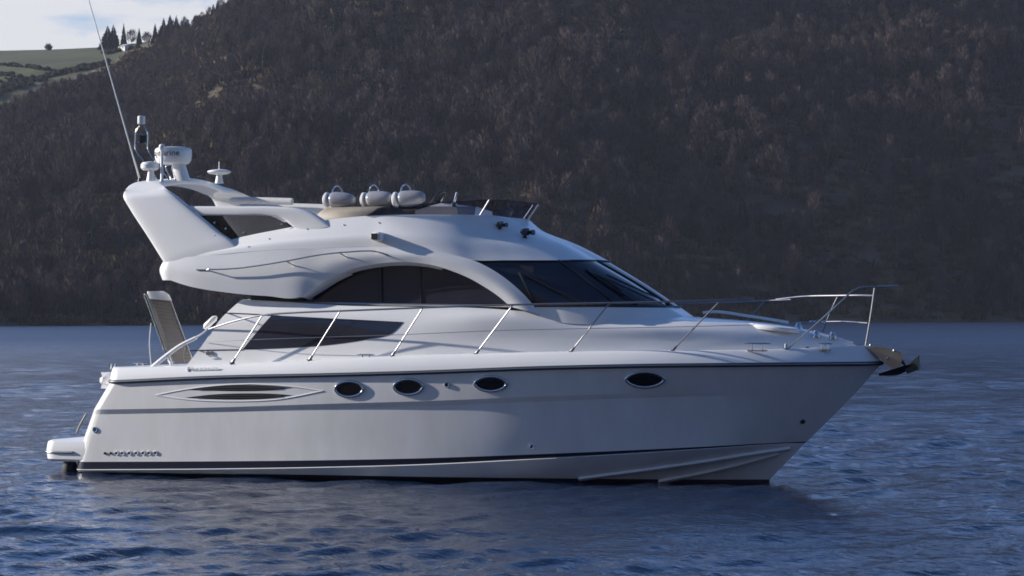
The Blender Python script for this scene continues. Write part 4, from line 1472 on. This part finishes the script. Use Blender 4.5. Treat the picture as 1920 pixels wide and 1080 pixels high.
for (a0, a1, b0, b1, nb) in ((0, 92, (178, 147), (160, 138), 130), (96, 205, (144, 122), (137, 113), 130), (-150, 0, (205, 178), (190, 160), 60), (0, 40, (160, 158), (134, 140), 26), (190, 262, (104, 88), (96, 90), 40), (0, 95, (121, 131), (119, 129), 34)):
    for k in range(nb):
        f = random.random()
        x = a0+(a1-a0)*f
        lo_, hi_ = b0[0]+(b0[1]-b0[0])*f, b1[0]+(b1[1]-b1[0])*f
        hv_.append(on_hill(x, random.uniform(hi_, lo_)))
me = bpy.data.meshes.new('field_hedges')
me.from_pydata([tuple(map(float, v)) for v in hv_], [], [])
n_ = len(hv_)
me.attributes.new('kind', 'INT', 'POINT').data.foreach_set('value', rng.integers(0, 3, n_).astype(np.int32))
me.attributes.new('size', 'FLOAT', 'POINT').data.foreach_set('value', rng.uniform(.5, 1.25, n_).astype(np.float32))
me.attributes.new('turn', 'FLOAT', 'POINT').data.foreach_set('value', rng.uniform(0, 6.28, n_).astype(np.float32))
hedge = bpy.data.objects.new('field_hedges', me)
col.objects.link(hedge)
tag(hedge, 'dark gorse and hedge strips between the green hill fields', 'hedge', kind='stuff')
scatter(hedge, hp)

# ---- cottage and trees on the skyline, each a thing
def skyline(px, back=0.0):
    w_ = w_crest(px)-back
    return tpos(np.array(float(px)), np.array(float(w_)))
ft = np.array([cr, cd, cz])
hc_ = skyline(237, 25)
cot = tag(empty('cottage', tuple(hc_)), 'small white cottage on the skyline among dark conifers', 'cottage')
pm = 1105/FPX
wd_, ht_, dp = 20*pm, 9*pm, 5.0
cr2, cd2 = cr*math.cos(.75)-cd*math.sin(.75), cd*math.cos(.75)+cr*math.sin(.75)
def loc3(u_, v_, z_): return tuple(cr2*u_+cd2*v_+cz*z_)
M['harl'] = mat('white_harling', (.80, .78, .72), .9, var=.08, vscale=2)
M['slate'] = mat('grey_slate', (.42, .42, .43), .7, var=.2, vscale=3)
V = [loc3(*p) for p in ((-wd_/2, -dp/2, -1), (wd_/2, -dp/2, -1), (wd_/2, dp/2, -1), (-wd_/2, dp/2, -1), (-wd_/2, -dp/2, ht_*.72), (wd_/2, -dp/2, ht_*.72), (wd_/2, dp/2, ht_*.72), (-wd_/2, dp/2, ht_*.72), (-wd_/2, 0, ht_*1.2), (wd_/2, 0, ht_*1.2))]
mesh_obj('wall', V, [(0, 1, 5, 4), (1, 2, 6, 9, 5), (2, 3, 7, 6), (3, 0, 4, 8, 7)], M['harl'], cot, smooth=False)
V = [loc3(*p) for p in ((-wd_/2-.2, -dp/2-.3, ht_*.68), (wd_/2+.2, -dp/2-.3, ht_*.68), (wd_/2+.2, 0, ht_*1.24), (-wd_/2-.2, 0, ht_*1.24), (wd_/2+.2, dp/2+.3, ht_*.68), (-wd_/2-.2, dp/2+.3, ht_*.68))]
mesh_obj('roof', V, [(0, 1, 2, 3), (3, 2, 4, 5)], M['slate'], cot, smooth=False)
for u_ in (-1.2, .9):
    V, F = box((0, 0, 0), .5, .06, .7)
    mesh_obj('window', [loc3(u_+v[0], -dp/2-.02+v[1], ht_*.4+v[2]) for v in V], F, M['glass'], cot)
def tree(name, label, cat, px, y_top, y_bot, wpx, cone, back=0.0, group=None, seed=1):
    base = skyline(px, back)
    H = (y_bot-y_top)*(w_crest(px)-back)/FPX
    wm_ = wpx*(w_crest(px)-back)/FPX
    base[2] = CAMH+(HY-y_bot)*(w_crest(px)-back)/FPX
    ground = skyline(px, back)[2]
    ext = max(0, base[2]-ground)+.5
    v, f, i_ = birch(seed, H+ext, wm_, 900 if cone else 380, cone)
    root = tag(empty(name, (base[0], base[1], base[2]-ext)), label, cat, group)
    fi = np.array(i_)
    for part, k, m_ in (('trunk', 0, M['bark']), ('crown', 1, M['needle'] if cone else M['twig'])):
        ff = [f[j] for j in range(len(f)) if fi[j] == k]
        used = sorted({q for g_ in ff for q in g_})
        rm_ = {q: n for n, q in enumerate(used)}
        mesh_obj(part, [v[q] for q in used], [tuple(rm_[q] for q in g_) for g_ in ff], m_, root, smooth=False)
G = 'conifers on the skyline'
for k, a_ in enumerate((('broad dark conifer left of the white cottage, widest of the skyline conifers', 203, 46, 82, 32),
                        ('dark conifer pressed against the broad conifer, on its right side', 214, 44, 81, 28),
                        ('slim pointed conifer rising directly behind the white cottage', 233, 42, 74, 13),
                        ('short narrow conifer just right of the white cottage', 262, 51, 84, 11),
                        ('lone pointed conifer left of the tall clump on the slope', 292, 42, 72, 14),
                        ('left conifer of the tall skyline clump beside the lone one', 308, 32, 72, 25),
                        ('tallest conifer in the middle of the skyline clump', 320, 26, 70, 26),
                        ('right conifer of the tall skyline clump, nearest the wooded ridge', 332, 27, 66, 22))):
    tree('conifer_tree', a_[0], 'conifer', a_[1], a_[2], a_[3], a_[4], True, 8+(k % 3)*5, G, 300+k)
tree('bare_tree', 'round bare tree behind the white cottage roof', 'tree', 248, 54, 78, 22, False, 2, None, 401)
tree('bare_tree', 'low bare tree in the gap between cottage and conifer clump', 'tree', 277, 60, 80, 18, False, 6, None, 402)
tree('bare_tree', 'tiny bare tree alone on the green field skyline', 'tree', 92, 83, 93, 13, False, 4, None, 403)

# ================================================================== HAZE over the loch
V, F = box((0, 0, 0), 2, 2, 2, bev=0)
V = [(-1, -1, -1), (1, -1, -1), (1, 1, -1), (-1, 1, -1), (-1, -1, 1), (1, -1, 1), (1, 1, 1), (-1, 1, 1)]
F = [(3, 2, 1, 0), (4, 5, 6, 7), (0, 1, 5, 4), (1, 2, 6, 5), (2, 3, 7, 6), (3, 0, 4, 7)]
V = [(x*2600, y*2600, -12+(z+1)/2*440) for x, y, z in V]
mh = bpy.data.materials.new('loch_haze')
mh.use_nodes = True
t = mh.node_tree
t.nodes.remove(t.nodes['Principled BSDF'])
pv = nd(t, 'ShaderNodeVolumePrincipled')
pv.inputs['Color'].default_value = (0.76, 0.79, 0.98, 1)
pv.inputs['Density'].default_value = HAZE
pv.inputs['Anisotropy'].default_value = 0.2
t.links.new(pv.outputs[0], t.nodes['Material Output'].inputs['Volume'])
hz = mesh_obj('haze', V, F, mh, None, smooth=False)
tag(hz, 'thin blue haze hanging over the loch and hillside', 'haze', kind='stuff')
